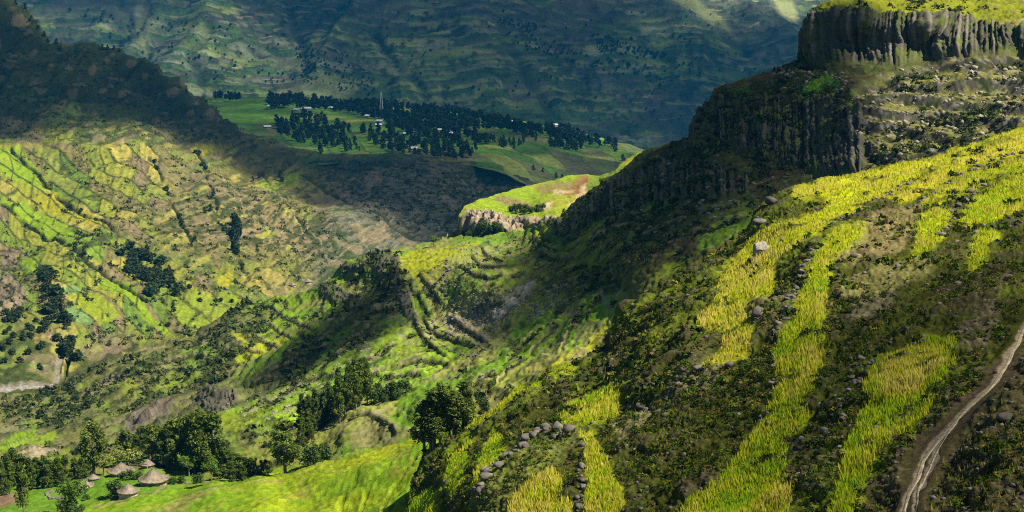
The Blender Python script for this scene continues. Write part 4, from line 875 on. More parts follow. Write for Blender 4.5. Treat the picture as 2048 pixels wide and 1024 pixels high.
def tree_meshes(kind, seed, leaves, size, base):
    r = np.random.default_rng(seed); cl = crown_points(kind, r)
    V = []; Fc = []; Cc = []; n = 0
    per = max(3, leaves // len(cl))
    for c in cl:
        d = unit(r.normal(size=(per, 3))); d[:, 2] += 0.25; d = unit(d)
        p = c[:3] + d * c[3] * (0.55 + 0.5 * r.random((per, 1))) * np.array([1, 1, 1.15])
        nn = unit(d + 0.7 * r.normal(size=(per, 3)))
        v, f = tris(p, nn, size * (0.7 + 0.6 * r.random(per)), r)
        tone = (0.70 + 0.6 * r.random()) * (0.75 + 0.5 * r.random(per))
        col = np.asarray(base)[None] * tone[:, None]; col[:, 0] *= (0.85 + 0.45 * r.random(per))
        V.append(v); Fc.append(f + n); n += len(v); Cc.append(np.repeat(col, 3, 0))
    crown = mesh_from("crown", np.concatenate(V), np.concatenate(Fc), [M_LEAF], False, np.concatenate(Cc))
    top = {'gum': 9.2, 'dense': 9.0, 'round': 7.4, 'bush': 5.0}[kind]; rad = {'gum': 0.2, 'dense': 0.22, 'round': 0.24, 'bush': 0.25}[kind]
    pts = [(0, 0, -0.8)] + [(0.12 * r.normal() * t, 0.12 * r.normal() * t, top * t) for t in (0.25, 0.5, 0.75, 1.0)]
    parts = [tube(pts, [rad * 1.25, rad, rad * 0.8, rad * 0.5, rad * 0.15], 6)]
    for c in cl[::3]:
        z0 = max(0.3, c[2] - 1.6 - 0.5 * math.hypot(c[0], c[1]))
        parts.append(tube([(0, 0, min(z0, top * .95)), (c[0] * 0.55, c[1] * 0.55, (z0 + c[2]) / 2), (c[0], c[1], c[2])], [rad * 0.45, rad * 0.3, rad * 0.1], 4))
    v, f = join(parts)
    trunk = mesh_from("trunk", v, f, [M_BARK], True)
    return crown, trunk
GUM = [tree_meshes('gum', 100 + i, 1700, 0.30, (0.085, 0.125, 0.018)) for i in range(4)]
DENSE = [tree_meshes('dense', 120 + i, 1900, 0.30, (0.060, 0.098, 0.015)) for i in range(4)]
ROUND = [tree_meshes('round', 140 + i, 1500, 0.34, (0.075, 0.14, 0.020)) for i in range(3)]
PALE = [tree_meshes('round', 160 + i, 1300, 0.42, (0.19, 0.23, 0.05)) for i in range(2)]
BUSH = [tree_meshes('bush', 180 + i, 900, 0.75, (0.050, 0.090, 0.018)) for i in range(3)]
FARGUM = [tree_meshes('gum', 200 + i, 210, 0.80, (0.026, 0.044, 0.014)) for i in range(4)]
FARDENSE = [tree_meshes('dense', 220 + i, 240, 0.80, (0.026, 0.042, 0.014)) for i in range(4)]
FARBUSH = [tree_meshes('bush', 240 + i, 130, 2.0, (0.030, 0.050, 0.016)) for i in range(3)]
def whole(pair, name):
    """crown and trunk of a far tree as one small mesh"""
    cr, tr = pair
    n1 = len(cr.vertices); a = np.empty(n1 * 3, np.float32); cr.vertices.foreach_get("co", a)
    f = np.empty(len(cr.loops), np.int32); cr.loops.foreach_get("vertex_index", f)
    cc = np.empty(n1 * 4, np.float32); cr.attributes["tint"].data.foreach_get("color", cc)
    v2, f2 = tube([(0, 0, -0.8), (0, 0, 4), (0, 0, 8)], [0.3, 0.22, 0.08], 3)
    f2 = np.concatenate([f2[:, [0, 1, 2]], f2[:, [0, 2, 3]]])
    V = np.concatenate([a.reshape(-1, 3), v2]); Fc = np.concatenate([f.reshape(-1, 3), f2 + n1])
    Cc = np.concatenate([cc.reshape(-1, 4)[:, :3], np.full((len(v2), 3), 0.1)])
    return mesh_from(name, V, Fc, [M_LEAF, M_BARK], False, Cc, np.r_[np.zeros(len(f) // 3), np.ones(len(f2))])
FARGUM1 = [whole(p, "far_tree") for p in FARGUM]; FARDENSE1 = [whole(p, "far_tree") for p in FARDENSE]; FARBUSH1 = [whole(p, "far_bush") for p in FARBUSH]
def plant(kinds, name, sheet, px, py, hpx, label, cat, group=None, wide=1.0, sink=0.15):
    p = sheet.sample(px, py); h = hpx / F * p[1]; k = h / 10.0
    cr, tr = random.choice(kinds)
    e = bpy.data.objects.new(name, None); COL.objects.link(e); e.empty_display_size = 0.5
    e.location = (p[0], p[1], p[2] - sink); e.rotation_euler = (0, 0, random.random() * 6.28); e.scale = (k * wide * 1.25, k * wide * 1.25, k * 1.06)
    link("trunk", tr, e); link("crown", cr, e)
    return tag(e, label, cat, group)
def plant_far(meshes, name, sheet, px, py, hpx, label, cat, group, wide=1.0):
    p = sheet.sample(px, py); k = hpx / F * p[1] / 10.0
    o = link(name, random.choice(meshes)); o.location = (p[0], p[1], p[2] - 0.3)
    o.rotation_euler = (0, 0, random.random() * 6.28); o.scale = (k * wide, k * wide, k)
    return tag(o, label, cat, group)

# --- trees round the huts
R_ = random.random
plant(GUM, "eucalyptus_tree", E, 188, 952, 108, "tall eucalyptus standing alone left of the thatched huts", "tree", wide=1.05)
plant(GUM, "eucalyptus_tree", E, 571, 948, 104, "big eucalyptus with pale forked trunk at the edge of the green field", "tree", wide=1.35)
plant(GUM, "young_tree", E, 48, 1034, 92, "slim young tree with bare pale trunk in the bottom corner", "tree", wide=0.72)
plant(ROUND, "yard_tree", E, 148, 1026, 78, "round-crowned light green tree in front of the huts' lawn", "tree", wide=0.95)
plant(ROUND, "yard_tree", E, 308, 968, 34, "small tree standing right in front of the largest hut", "tree", wide=0.62)
plant(ROUND, "yard_tree", E, 378, 952, 48, "bright green leaning tree under the dark eucalyptus", "tree", wide=1.0)
plant(ROUND, "yard_tree", E, 423, 966, 58, "bright green tree with thin trunk beside the sown field", "tree", wide=0.75)
plant(ROUND, "yard_tree", E, 437, 958, 28, "little bright green round tree next to the thin-trunked tree", "tree", wide=1.0)
for x, y, h, lab in [(208, 950, 44, "pale-leaved tree just left of the widest hut roof"), (236, 930, 40, "pale-leaved tree behind the left hut"), (264, 932, 44, "pale-leaved tree between the two rear huts"), (304, 922, 40, "pale-leaved tree behind the small rear hut"), (335, 935, 34, "pale-leaved tree right of the small rear hut")]:
    plant(PALE, "fruit_tree", E, x, y, h, lab, "tree", "pale fruit trees behind the huts", wide=1.1)
for x, y, h in [(0, 985, 62), (14, 975, 70), (28, 972, 74), (45, 972, 64), (60, 972, 56), (74, 970, 56), (88, 968, 58), (102, 968, 52), (116, 968, 56), (130, 964, 50), (-14, 980, 60), (8, 990, 50), (95, 975, 48), (122, 972, 46), (64, 978, 50), (150, 955, 46), (164, 952, 48), (176, 948, 44)]:
    plant(DENSE, "dense_tree", E, x, y, h * (0.92 + 0.16 * R_()), "dense dark tree in the row left of the huts", "tree", "tree row left of the huts", wide=1.15)
for x, y, h in [(248, 915, 50), (262, 912, 46), (284, 912, 58), (300, 915, 60), (316, 918, 62), (334, 922, 66), (350, 925, 78), (365, 930, 84), (382, 932, 94), (398, 935, 108), (414, 938, 104), (428, 940, 96), (345, 935, 60), (408, 945, 80), (390, 945, 78), (322, 930, 46), (275, 915, 44)]:
    plant(GUM if R_() < 0.6 else DENSE, "eucalyptus_tree", E, x, y, h * (1.05 + 0.15 * R_()), "dark eucalyptus in the grove behind the huts", "tree", "eucalyptus grove behind the huts", wide=1.25)
for i, (x, y, h) in enumerate([(446, 955, 62), (456, 957, 60), (467, 956, 54), (478, 955, 50), (490, 953, 42), (501, 952, 38), (512, 950, 34), (522, 949, 30), (532, 947, 30), (462, 962, 40), (484, 960, 34), (540, 946, 26)]):
    plant(DENSE, "dense_tree", E, x, y, h, "dark tree in the descending hedge beside the sown field", "tree", "tree hedge beside the sown field", wide=1.3)
for x, y, h, lab in [(622, 930, 44, "rounded grey-green tree right of the big eucalyptus"), (645, 922, 40, "rounded grey-green tree nearest the field's upper edge")]:
    plant(BUSH, "round_tree", E, x, y, h, lab, "tree", wide=0.95)
# plantation on the dark bank
for i in range(46):
    t = R_(); u = R_()
    x = 600 + 130 * t + 14 * (R_() - .5); y = 905 - 105 * t - 60 * u * (1 - 0.3 * t)
    plant(DENSE, "conifer_tree", E, x, y, 46 + 22 * R_(), "dark slender tree in the dense plantation on the shaded bank", "tree", "plantation on the shaded bank", wide=0.8)
for x, y, h in [(721, 812, 84), (734, 808, 72), (700, 822, 70), (690, 830, 62), (712, 825, 72), (678, 845, 60), (742, 806, 50)]:
    plant(GUM, "eucalyptus_tree", E, x, y, h, "tall pale-topped eucalyptus at the head of the plantation", "tree", "tall trees at the head of the plantation", wide=0.85)
for x, y, h in [(752, 806, 26), (764, 802, 30), (776, 800, 34), (788, 798, 36), (800, 790, 32), (812, 784, 26), (770, 808, 20), (795, 800, 22), (757, 795, 30), (783, 785, 24)]:
    plant(BUSH, "bush", E, x, y, h, "bushy shrub in the hedge above the terraced knoll", "bush", "hedge above the terraced knoll", wide=0.8)
# the grove on the crest
for x, y, h, w in [(850, 893, 92, 1.2), (868, 890, 118, 1.15), (888, 882, 112, 1.2), (908, 875, 92, 1.2), (925, 862, 100, 1.0), (936, 855, 74, 1.1), (862, 880, 96, 1.1), (900, 870, 70, 1.3), (880, 894, 60, 1.3)]:
    plant(GUM if w > 1.05 else DENSE, "eucalyptus_tree", E if x < 0 else Fs, x, max(y, float(interp(x, F_CREST)) + 4), h, "dark leafy tree in the clump on the near crest", "tree", "tree clump on the near crest", wide=w * 1.12)
plant(BUSH, "bush", E, 966, 822, 36, "loose bush beside the crest tree clump", "bush", wide=0.7)
plant(GUM, "small_tree", E, 982, 792, 36, "small tree above the terraces right of the crest clump", "tree", wide=1.3)
plant(BUSH, "bush", E, 960, 800, 24, "low bush behind the crest tree clump", "bush", wide=1.0)
plant(BUSH, "bush", E, 228, 992, 36, "dark bush half hiding the front hut", "bush", wide=1.0)
for x, y, h, lab in [(262, 958, 20, "leafy bush between the front hut and the left hut"), (245, 958, 18, "leafy bush below the left hut's eaves"), (345, 968, 18, "low bush right of the largest hut"), (362, 966, 18, "low bush by the field edge below the leaning tree"), (395, 964, 22, "wide bush at the foot of the thin-trunked tree"), (172, 1000, 14, "small bush on the huts' lawn"), (280, 958, 16, "bush in front of the largest hut's left wall"), (135, 1030, 40, "dark bush under the round yard tree"), (160, 1028, 22, "scrubby bush right of the round yard tree")]:
    plant(BUSH, "bush", E, x, y, h, lab, "bush", "bushes round the huts", wide=1.0)
# spur
plant(ROUND, "lone_tree", E, 868, 492, 22, "lone flat-topped tree at the foot of the spur cliff", "tree", wide=1.3)
for x, y, h in [(1022, 424, 14), (1032, 424, 17), (1042, 425, 19), (1052, 426, 17), (1062, 427, 14), (1074, 424, 16), (1084, 422, 17), (1048, 428, 12)]:
    plant(BUSH, "bush", G, x, y, h, "dark green bush in the row on the spur above the cliff", "bush", "bush row on the spur", wide=0.85)
for x, y, h in [(930, 478, 14), (944, 484, 20), (955, 488, 24), (966, 484, 20), (978, 474, 26), (990, 468, 26), (970, 470, 30), (985, 478, 18), (1000, 466, 18), (936, 488, 14), (960, 470, 18)]:
    plant(BUSH, "bush", G, x, y, h, "dark bush growing at the foot of the spur cliff", "bush", "bushes under the spur cliff", wide=0.9)
# valley trees on the left
for i in range(44):
    t = i / 43.0
    lx, ly = np.interp(t, [0, .3, .55, .8, 1], [98, 104, 112, 135, 148]), np.interp(t, [0, .3, .55, .8, 1], [560, 600, 650, 690, 706])
    x = lx + 34 * (R_() - .55); y = ly + 20 * (R_() - .3)
    plant_far(FARDENSE1 if R_() < .6 else FARBUSH1, "valley_tree", Cs, x, y, 17 + 10 * R_(), "dark tree in the gully line above the river", "tree", "trees down the left gully", wide=1.5)
for i in range(40):
    x = 5 + 95 * R_(); y = 640 + 100 * R_()
    plant_far(FARBUSH1, "orchard_bush", Cs, x, y, 11 + 7 * R_(), "dark round bush scattered on the bare left slope", "bush", "bushes on the bare left slope", wide=1.1)
for i in range(60):
    x = random.gauss(300, 30); y = 528 + 0.45 * (x - 250) + random.gauss(0, 20)
    plant_far(FARDENSE1 if R_() < .5 else FARBUSH1, "valley_tree", Cs, x, min(y, 606), 15 + 9 * R_(), "dark tree in the wooded hollow among the sunny fields", "tree", "trees in the sunny hollow", wide=1.4)
for i in range(26):
    x = 472 + 14 * (R_() - .5); y = 450 + 62 * R_()
    plant_far(FARDENSE1, "valley_tree", Cs, x, y, 18 + 10 * R_(), "dark tree in the upright gully clump of the worn slope", "tree", "trees in the upright gully", wide=1.3)
for l, n in ((C_GULLIES[0], 14), (C_GULLIES[1], 18), (C_GULLIES[2], 26), (C_GULLIES[3], 26)):
    L = np.array(l, float)
    for i in range(n):
        t = R_() * (len(L) - 1); k = int(t); q = L[k] + (L[min(k + 1, len(L) - 1)] - L[k]) * (t - k)
        plant_far(FARBUSH1, "gully_bush", Cs, q[0] + 8 * (R_() - .5), q[1] + 6 * (R_() - .5), 6 + 6 * R_(), "small dark bush along a gully of the sunny mountainside", "bush", "bushes along the gullies", wide=1.2)
for x, y, h, lab in [(565, 356, 24, "lone tree on the bright green plot below the ridge"), (640, 322, 18, "lone dark tree on the plateau's left lip"), (420, 428, 16, "dark tree beside the middle gully"), (408, 430, 14, "bushy tree left of the middle gully"), (300, 692, 16, "round grey-green tree on the valley edge"), (345, 670, 9, "small round bush on the valley edge"), (190, 578, 13, "lone bush between the valley plots"), (240, 602, 9, "small bush at the lower valley plot"), (150, 512, 20, "slim tree above the wooded hollow"), (166, 520, 18, "second slim tree above the wooded hollow"), (520, 345, 14, "dark thicket on the shaded slope"), (508, 348, 12, "dark scrub clump left of the bright green plot")]:
    plant_far(FARDENSE1, "single_tree", Cs, x, y, h, lab, "tree", None, wide=1.5)
for x, y, h in [(370, 188, 8), (205, 103, 9), (214, 104, 8), (225, 108, 7), (236, 112, 6), (112, 92, 9), (96, 80, 8), (88, 72, 9), (75, 62, 8), (60, 48, 9), (45, 34, 9), (120, 98, 7), (28, 20, 9), (10, 6, 9)]:
    plant_far(FARDENSE1, "ridge_tree", Cs, x, y + 4, h * 1.3, "tiny dark tree on the skyline of the dark ridge", "tree", "trees along the dark skyline", wide=1.5)

# --- the village wood on the plateau
WOODS = [([(545, 248), (600, 233), (640, 248), (700, 258), (705, 285), (640, 303), (560, 275)], 60, 30), ([(720, 264), (800, 248), (880, 280), (960, 285), (950, 312), (880, 324), (800, 302), (740, 290)], 95, 30),
         ([(760, 232), (860, 240), (940, 265), (1000, 285), (960, 292), (880, 280), (800, 262)], 60, 27), ([(1095, 268), (1140, 262), (1165, 290), (1160, 308), (1100, 300)], 38, 27), ([(985, 290), (1030, 275), (1080, 270), (1075, 285), (1020, 300)], 22, 24), ([(640, 290), (700, 285), (760, 300), (700, 305)], 16, 24)]
for poly, n, h in WOODS:
    P_ = np.array(poly, float); lo = P_.min(0); hi = P_.max(0); k = 0
    while k < n:
        x = lo[0] + (hi[0] - lo[0]) * R_(); y = lo[1] + (hi[1] - lo[1]) * R_()
        if not inside(np.array([x]), np.array([y]), P_)[0]: continue
        plant_far(FARGUM1 if R_() < .35 else FARDENSE1, "plateau_tree", B, x, y, h * (0.42 + 0.42 * R_()), "dark eucalyptus in the village woods on the shaded plateau", "tree", "village woods on the plateau", wide=1.15); k += 1
for x, y, h, lab in [(1230, 306, 16, "lone dark tree near the plateau's right end"), (1246, 322, 14, "lone dark tree low on the plateau's right slope"), (1067, 336, 11, "lone tree on the patchwork slope below the woods"), (1086, 340, 10, "small tree in the patchwork slope"), (1112, 352, 11, "tree low on the patchwork slope"), (1124, 356, 11, "lowest tree of the patchwork slope"), (870, 322, 16, "round tree at the plateau's front lip"), (902, 322, 14, "second round tree at the plateau's front lip")]:
    plant_far(FARDENSE1, "single_tree", B, x, y, h, lab, "tree", None, wide=1.6)
def scatter_mesh(name, meshes, sheet, pts, hs, wide, label, mat):
    """a wood that reads as one mass"""
    V = []; Fc = []; Cc = []; n = 0
    for i, (x, y) in enumerate(pts):
        me = random.choice(meshes); nv = len(me.vertices)
        a = np.empty(nv * 3, np.float32); me.vertices.foreach_get("co", a); a = a.reshape(-1, 3)
        f = np.empty(len(me.loops), np.int32); me.loops.foreach_get("vertex_index", f)
        cc = np.empty(nv * 4, np.float32); me.attributes["tint"].data.foreach_get("color", cc)
        p = sheet.sample(x, y); k = hs[i] / F * p[1] / 10; an = R_() * 6.28
        ca, sa = math.cos(an), math.sin(an)
        w = np.stack([(a[:, 0] * ca - a[:, 1] * sa) * k * wide, (a[:, 0] * sa + a[:, 1] * ca) * k * wide, a[:, 2] * k], -1) + p
        V.append(w); Fc.append(f.reshape(-1, 3) + n); n += nv; Cc.append(cc.reshape(-1, 4)[:, :3])
    o = link(name, mesh_from(name, np.concatenate(V), np.concatenate(Fc), [mat], False, np.concatenate(Cc)))
    return tag(o, label, "wood", kind="stuff")
def points_in(poly, n):
    P_ = np.array(poly, float); lo = P_.min(0); hi = P_.max(0); out = []
    while len(out) < n:
        q = lo + (hi - lo) * rng.random((n * 3, 2)); q = q[inside(q[:, 0], q[:, 1], P_)]
        out.extend(q[:n - len(out)])
    return np.array(out)
wood = np.concatenate([points_in([(530, 205), (600, 200), (650, 210), (760, 214), (900, 226), (1000, 242), (1060, 262), (1000, 264), (900, 262), (760, 242), (700, 226), (600, 220), (540, 218)], 520), points_in([(1000, 250), (1100, 262), (1200, 280), (1240, 294), (1180, 294), (1100, 277), (1010, 270)], 90), points_in([(430, 200), (520, 205), (520, 208), (430, 204)], 14)])
wood = np.concatenate([wood] + [points_in(p_, int(n_ * 0.75)) for p_, n_, h_ in WOODS[:4]])
FARSMALL = [tree_meshes('gum', 260 + i, 70, 1.35, (0.018, 0.030, 0.013))[0] for i in range(3)]
scatter_mesh("distant_wood", FARSMALL, B, wood, 13 + 6 * rng.random(len(wood)), 1.6, "dense dark wood along the back of the plateau", M_LEAF)
spots = np.concatenate([points_in([(520, 150), (700, 100), (760, 190), (600, 190)], 90), points_in([(1180, 70), (1240, 90), (1340, 110), (1300, 125), (1200, 110)], 120), points_in([(960, 40), (1080, 60), (1060, 80), (1000, 60)], 40), points_in([(1000, 70), (1350, 150), (1300, 170), (1050, 120)], 110), points_in([(100, 20), (560, 60), (560, 190), (350, 160)], 110), points_in([(700, 20), (1500, 20), (1600, 260), (800, 230)], 150), points_in([(590, 90), (625, 90), (640, 180), (610, 180)], 60)])
scatter_mesh("distant_bushes", FARSMALL, A, spots, 3 + 4 * rng.random(len(spots)), 2.2, "scattered bushes and copses on the far mountain", M_LEAF)
print("trees", time.time() - T0)
# ================================================================== standing barley on the near slope
def barley(name, poly, tone, hh, label):
    P_ = np.array(poly, float)
    ar = 0.5 * abs(np.dot(P_[:, 0], np.roll(P_[:, 1], 1)) - np.dot(P_[:, 1], np.roll(P_[:, 0], 1)))
    n = int(ar / 3.2)
    q = points_in(poly, n)
    q = q[(q[:, 0] < 2230) & (q[:, 1] < 1060)]
    m = Fs.sample(q[:, 0], q[:, 1], Fs.fm); keep = m > 0.10 + 0.85 * rng.random(len(q)); q = q[keep]
    p = Fs.sample(q[:, 0], q[:, 1]); n = len(p)
    if n == 0: return
    D = p[:, 1]
    big = fbm(p[:, 0] / 5, p[:, 1] / 7, o=3, seed=130)
    h = hh * (0.25 + 0.7 * rng.random(n)) * (1 + 0.5 * big) * (0.55 + 0.45 * np.clip(m[keep] * 1.3, 0, 1))
    w = 0.020 + 0.00026 * D
    a = math.radians(45) + rng.normal(size=n) * 0.6
    side = np.stack([np.cos(a), np.sin(a), 0 * a], -1) * w[:, None]
    lean = np.stack([0.16 * rng.normal(size=n) - 0.10, 0.16 * rng.normal(size=n), np.ones(n)], -1) * h[:, None]
    base = p - np.array([0, 0, 0.08])
    mid = base + lean * 0.62 + side * 0.0
    V = np.stack([base - side, base + side, mid + side * 0.9, mid - side * 0.9, base + lean + side * 0.15], 1).reshape(-1, 3)
    i0 = np.arange(n) * 5
    Fc = np.concatenate([np.stack([i0, i0 + 1, i0 + 2], -1), np.stack([i0, i0 + 2, i0 + 3], -1), np.stack([i0 + 3, i0 + 2, i0 + 4], -1)])
    tt = np.clip(tone + 0.55 * big + 0.24 * rng.normal(size=n) + 0.25 * noise(p[:, 0] / 1.2, p[:, 1] / 2.0, seed=131), 0, 1)
    if name == "patch":
        tt = np.clip(tt + 0.55 * area(q[rng.permutation(len(q))[:0], 0] if 0 else q[:, 0], q[:, 1], [(1765, 700), (1850, 680), (1890, 695), (1880, 740), (1840, 790), (1770, 800), (1760, 750)], 10), 0, 1)
    k = tt[:, None]
    g, y, st = C(0.19, 0.33, 0.010), C(0.42, 0.42, 0.014), C(0.56, 0.44, 0.11)
    col = np.where(k < 0.6, g + (y - g) * k / 0.6, y + (st - y) * np.clip((k - 0.6) / 0.55, 0, 1)) * (0.75 + 0.5 * rng.random((n, 1)))
    tip = col * 1.0; foot = col * np.array([0.85, 0.95, 0.9])
    Cc = np.stack([foot, foot, col, col, tip], 1).reshape(-1, 3)
    o = link("barley", mesh_from("barley", V, Fc, [M_BARLEY], False, Cc))
    tag(o, label, "crop", kind="stuff")
FIELD_LABELS = {"upper": "long yellow barley strip along the crest of the near slope", "ledge": "straw-yellow barley ledge under the crest strip", "slant": "slanting yellow-green barley strip at the right edge", "column": "tall column of barley running down the middle of the near slope", "patch": "barley patch with straw-coloured top beside the footpath", "short_strip": "short barley strip between dark scrub", "right": "green-gold barley plot at the right edge",
                "bottom": "bright yellow barley at the bottom edge beside the stone row", "slip": "narrow golden barley slip right of the dark stone wall", "crest": "thin grass strip below the crest tree clump", "tuft": "small tuft of tall grass in shade", "nook": "little grass patch under the dark shrubs", "hollow": "shaded green barley in the hollow", "fringe": "green grass fringe below the crest trees", "finger": "finger of green grass left of the stone row", "corner": "green grass at the foot of the near slope"}
for nm, poly, tn, hh in FIELDS:
    barley(nm, poly, tn, hh, FIELD_LABELS[nm])
def tufts():
    q = points_in([(850, 905), (1040, 770), (1220, 690), (1250, 612), (1480, 475), (1540, 405), (2230, 200), (2230, 1060), (810, 1060)], 26000)
    w_ = Fs.sample(q[:, 0], q[:, 1]); k = fbm(w_[:, 0] / 5, w_[:, 1] / 7, o=3, seed=135)
    r_ = Fs.sample(q[:, 0], q[:, 1], Fs.rough)
    ok = (rng.random(len(q)) < np.clip(0.35 + 1.6 * k, 0, 1)) & (r_ > 0.3); p = w_[ok]; k = k[ok]; n = len(p); D = p[:, 1]
    h = (0.10 + 0.30 * rng.random(n) ** 2) * (0.7 + D / 250); w = 0.03 + 0.00030 * D
    a = math.radians(40) + rng.normal(size=n) * 0.8; side = np.stack([np.cos(a), np.sin(a), 0 * a], -1) * w[:, None]
    lean = np.stack([0.4 * rng.normal(size=n), 0.4 * rng.normal(size=n), np.ones(n)], -1) * h[:, None]
    V = np.stack([p - side, p + side, p + lean], 1).reshape(-1, 3); pal = np.array([(0.10, 0.15, 0.008), (0.17, 0.20, 0.010), (0.22, 0.19, 0.03), (0.07, 0.11, 0.008)])
    col = pal[rng.integers(0, 4, n)] * (0.6 + 0.7 * rng.random((n, 1)))
    tag(link("grass_tufts", mesh_from("grass_tufts", V, np.arange(n * 3).reshape(-1, 3), [M_BARLEY], False, np.repeat(col, 3, 0))), "short wild grass tufts between the barley strips", "grass", kind="stuff")
tufts()
print("barley", time.time() - T0)

# ================================================================== low shrubs and cushions
def clump_template(n, seed, flat=0.75, leaf=0.55):
    r = np.random.default_rng(seed); d = unit(r.normal(size=(n, 3))); d[:, 2] = np.abs(d[:, 2])
    p = d * (0.6 + 0.45 * r.random((n, 1))) * np.array([1, 1, flat])
    v, f = tris(p, unit(d + 0.6 * r.normal(size=(n, 3))), leaf * (0.7 + 0.6 * r.random(n)), r)
    return v, f
def cover(name, sheet, q, size, n_leaf, cols, label, seed=0, flat=0.75, leaf=0.55):
    """low scrub as one mass of leafy cushions"""
    T_ = [clump_template(n_leaf, seed + i, flat, leaf) for i in range(5)]
    p = sheet.sample(q[:, 0], q[:, 1]); n = len(p); nv = n_leaf * 3
    V = np.empty((n, nv, 3), np.float32); which = rng.integers(0, 5, n); a = rng.random(n) * 6.28
    for k in range(5):
        i = np.where(which == k)[0]; v = T_[k][0]
        ca, sa = np.cos(a[i])[:, None], np.sin(a[i])[:, None]
        V[i, :, 0] = (v[None, :, 0] * ca - v[None, :, 1] * sa); V[i, :, 1] = (v[None, :, 0] * sa + v[None, :, 1] * ca); V[i, :, 2] = v[None, :, 2]
    V = V * np.asarray(size)[:, None, None] + (p - np.array([0, 0, 0.05]))[:, None, :]
    Fc = np.arange(n * nv).reshape(-1, 3)
    cols = np.array(cols); ci = rng.integers(0, len(cols), n)
    col = cols[ci][:, None, :] * (0.7 + 0.6 * rng.random((n, 1, 1))) * (0.75 + 0.5 * rng.random((n, n_leaf, 1)))
    Cc = np.repeat(col, 3, 1).reshape(-1, 3)
    o = link(name, mesh_from(name, V.reshape(-1, 3), Fc, [M_LEAF], False, Cc))
    return tag(o, label, "scrub", kind="stuff")
def keep_F(q, dens=1.0):
    m = Fs.sample(q[:, 0], q[:, 1], Fs.rough)
    return q[m > 0.35 + 0.5 * rng.random(len(q))]
NEARP = [(850, 905), (1040, 770), (1220, 690), (1250, 612), (1480, 475), (1540, 405), (2230, 200), (2230, 1080), (810, 1080)]
q = points_in(NEARP, 24000)
w_ = Fs.sample(q[:, 0], q[:, 1]); cl_ = fbm(w_[:, 0] / 4, w_[:, 1] / 5.5, o=3, seed=140)
shr = area(q[:, 0], q[:, 1], [(1080, 780), (1230, 610), (1400, 520), (1480, 470), (1420, 600), (1390, 670), (1400, 740), (1500, 800), (1480, 900), (1300, 1040), (1240, 900), (1150, 820)], 40)
bare = area(q[:, 0], q[:, 1], [(1830, 880), (1900, 820), (2000, 700), (2300, 500), (2300, 1130), (1720, 1130), (1740, 980)], 30)
dry = area(q[:, 0], q[:, 1], [(1690, 470), (1760, 420), (1850, 400), (1840, 430), (1800, 500), (1880, 520), (1830, 560), (1740, 590), (1660, 520)], 20)
pr = np.clip(0.42 + 1.5 * cl_ + 0.45 * shr - 0.42 * bare - 0.35 * dry, 0, 1)
q = keep_F(q[rng.random(len(q)) < pr]); D_ = Fs.sample(q[:, 0], q[:, 1])[:, 1]
F_SCRUB = [0.78 * k for k in (C(0.035, 0.060, 0.006), C(0.055, 0.090, 0.007), C(0.11, 0.145, 0.010), C(0.024, 0.040, 0.006), C(0.16, 0.165, 0.02), C(0.04, 0.075, 0.006), C(0.13, 0.10, 0.03))]
sz = (0.10 + 0.42 * rng.random(len(q)) ** 3.5) * (0.6 + D_ / 160)
nr = D_ < 135
cover("scrub", Fs, q[~nr], sz[~nr], 13, F_SCRUB, "low dark green scrub covering the upper part of the near slope", 300)
cover("scrub", Fs, q[nr], sz[nr], 34, F_SCRUB, "low mossy cushions and scrub on the lowest part of the near slope", 310, leaf=0.30)
print("scrub F", len(q), time.time() - T0)
def E_scatter(polys):
    return np.concatenate([points_in(p, n) for p, n in polys])
q = E_scatter([([(0, 800), (120, 775), (200, 735), (390, 675), (480, 610), (560, 592), (600, 640), (560, 680), (470, 720), (440, 780), (340, 800), (240, 830), (150, 860), (0, 850)], 3000), ([(640, 578), (700, 520), (800, 505), (830, 640), (700, 700), (560, 800), (560, 720)], 1500),
               ([(1100, 450), (1200, 370), (1390, 280), (1430, 182), (1600, 122), (1700, 190), (1715, 345), (1580, 380), (1500, 460), (1250, 600), (1100, 560)], 4200), ([(800, 520), (1060, 470), (1240, 600), (1200, 720), (1000, 800), (860, 850), (760, 800), (640, 850), (620, 760), (740, 690)], 2600), ([(1720, 200), (1830, 130), (2200, 110), (2200, 260), (1960, 280), (1730, 345)], 2000), ([(1620, 20), (1700, 5), (2200, -10), (2200, 50), (1900, 30)], 900), ([(440, 830), (560, 770), (640, 720), (600, 860), (520, 900)], 500), ([(0, 900), (300, 880), (420, 850), (440, 900), (300, 930), (0, 945)], 500)])
col_ = E.sample(q[:, 0], q[:, 1], E.col); ok = col_[:, 1] < 0.125 + 0.05 * rng.random(len(q)); q = q[ok]
D_ = E.sample(q[:, 0], q[:, 1])[:, 1]
w_ = E.sample(q[:, 0], q[:, 1]); cn = fbm(w_[:, 0] / 14, w_[:, 1] / 18, o=3, seed=150)
kp = rng.random(len(q)) < np.clip(0.45 + 1.6 * cn, 0.05, 1); q = q[kp]; D_ = D_[kp]; cn = cn[kp]
cover("hill_scrub", E, q, (0.25 + 1.5 * rng.random(len(q)) ** 4 + 0.3 * np.clip(cn, 0, 1)) * (D_ / 380), 14, [C(0.030, 0.048, 0.012), C(0.045, 0.065, 0.015), C(0.07, 0.09, 0.02), C(0.022, 0.034, 0.011), C(0.10, 0.11, 0.03)], "scattered scrub on the hillside and terrace banks", 320, 0.9)
q = E_scatter([([(0, 300), (330, 290), (560, 380), (700, 480), (640, 560), (480, 600), (380, 650), (150, 700), (0, 640)], 1900), ([(0, 0), (120, 95), (330, 165), (560, 300), (400, 285), (0, 280)], 900), ([(600, 330), (1000, 350), (900, 470), (740, 450)], 700)])
col_ = Cs.sample(q[:, 0], q[:, 1], Cs.col); q = q[col_[:, 1] < 0.13]
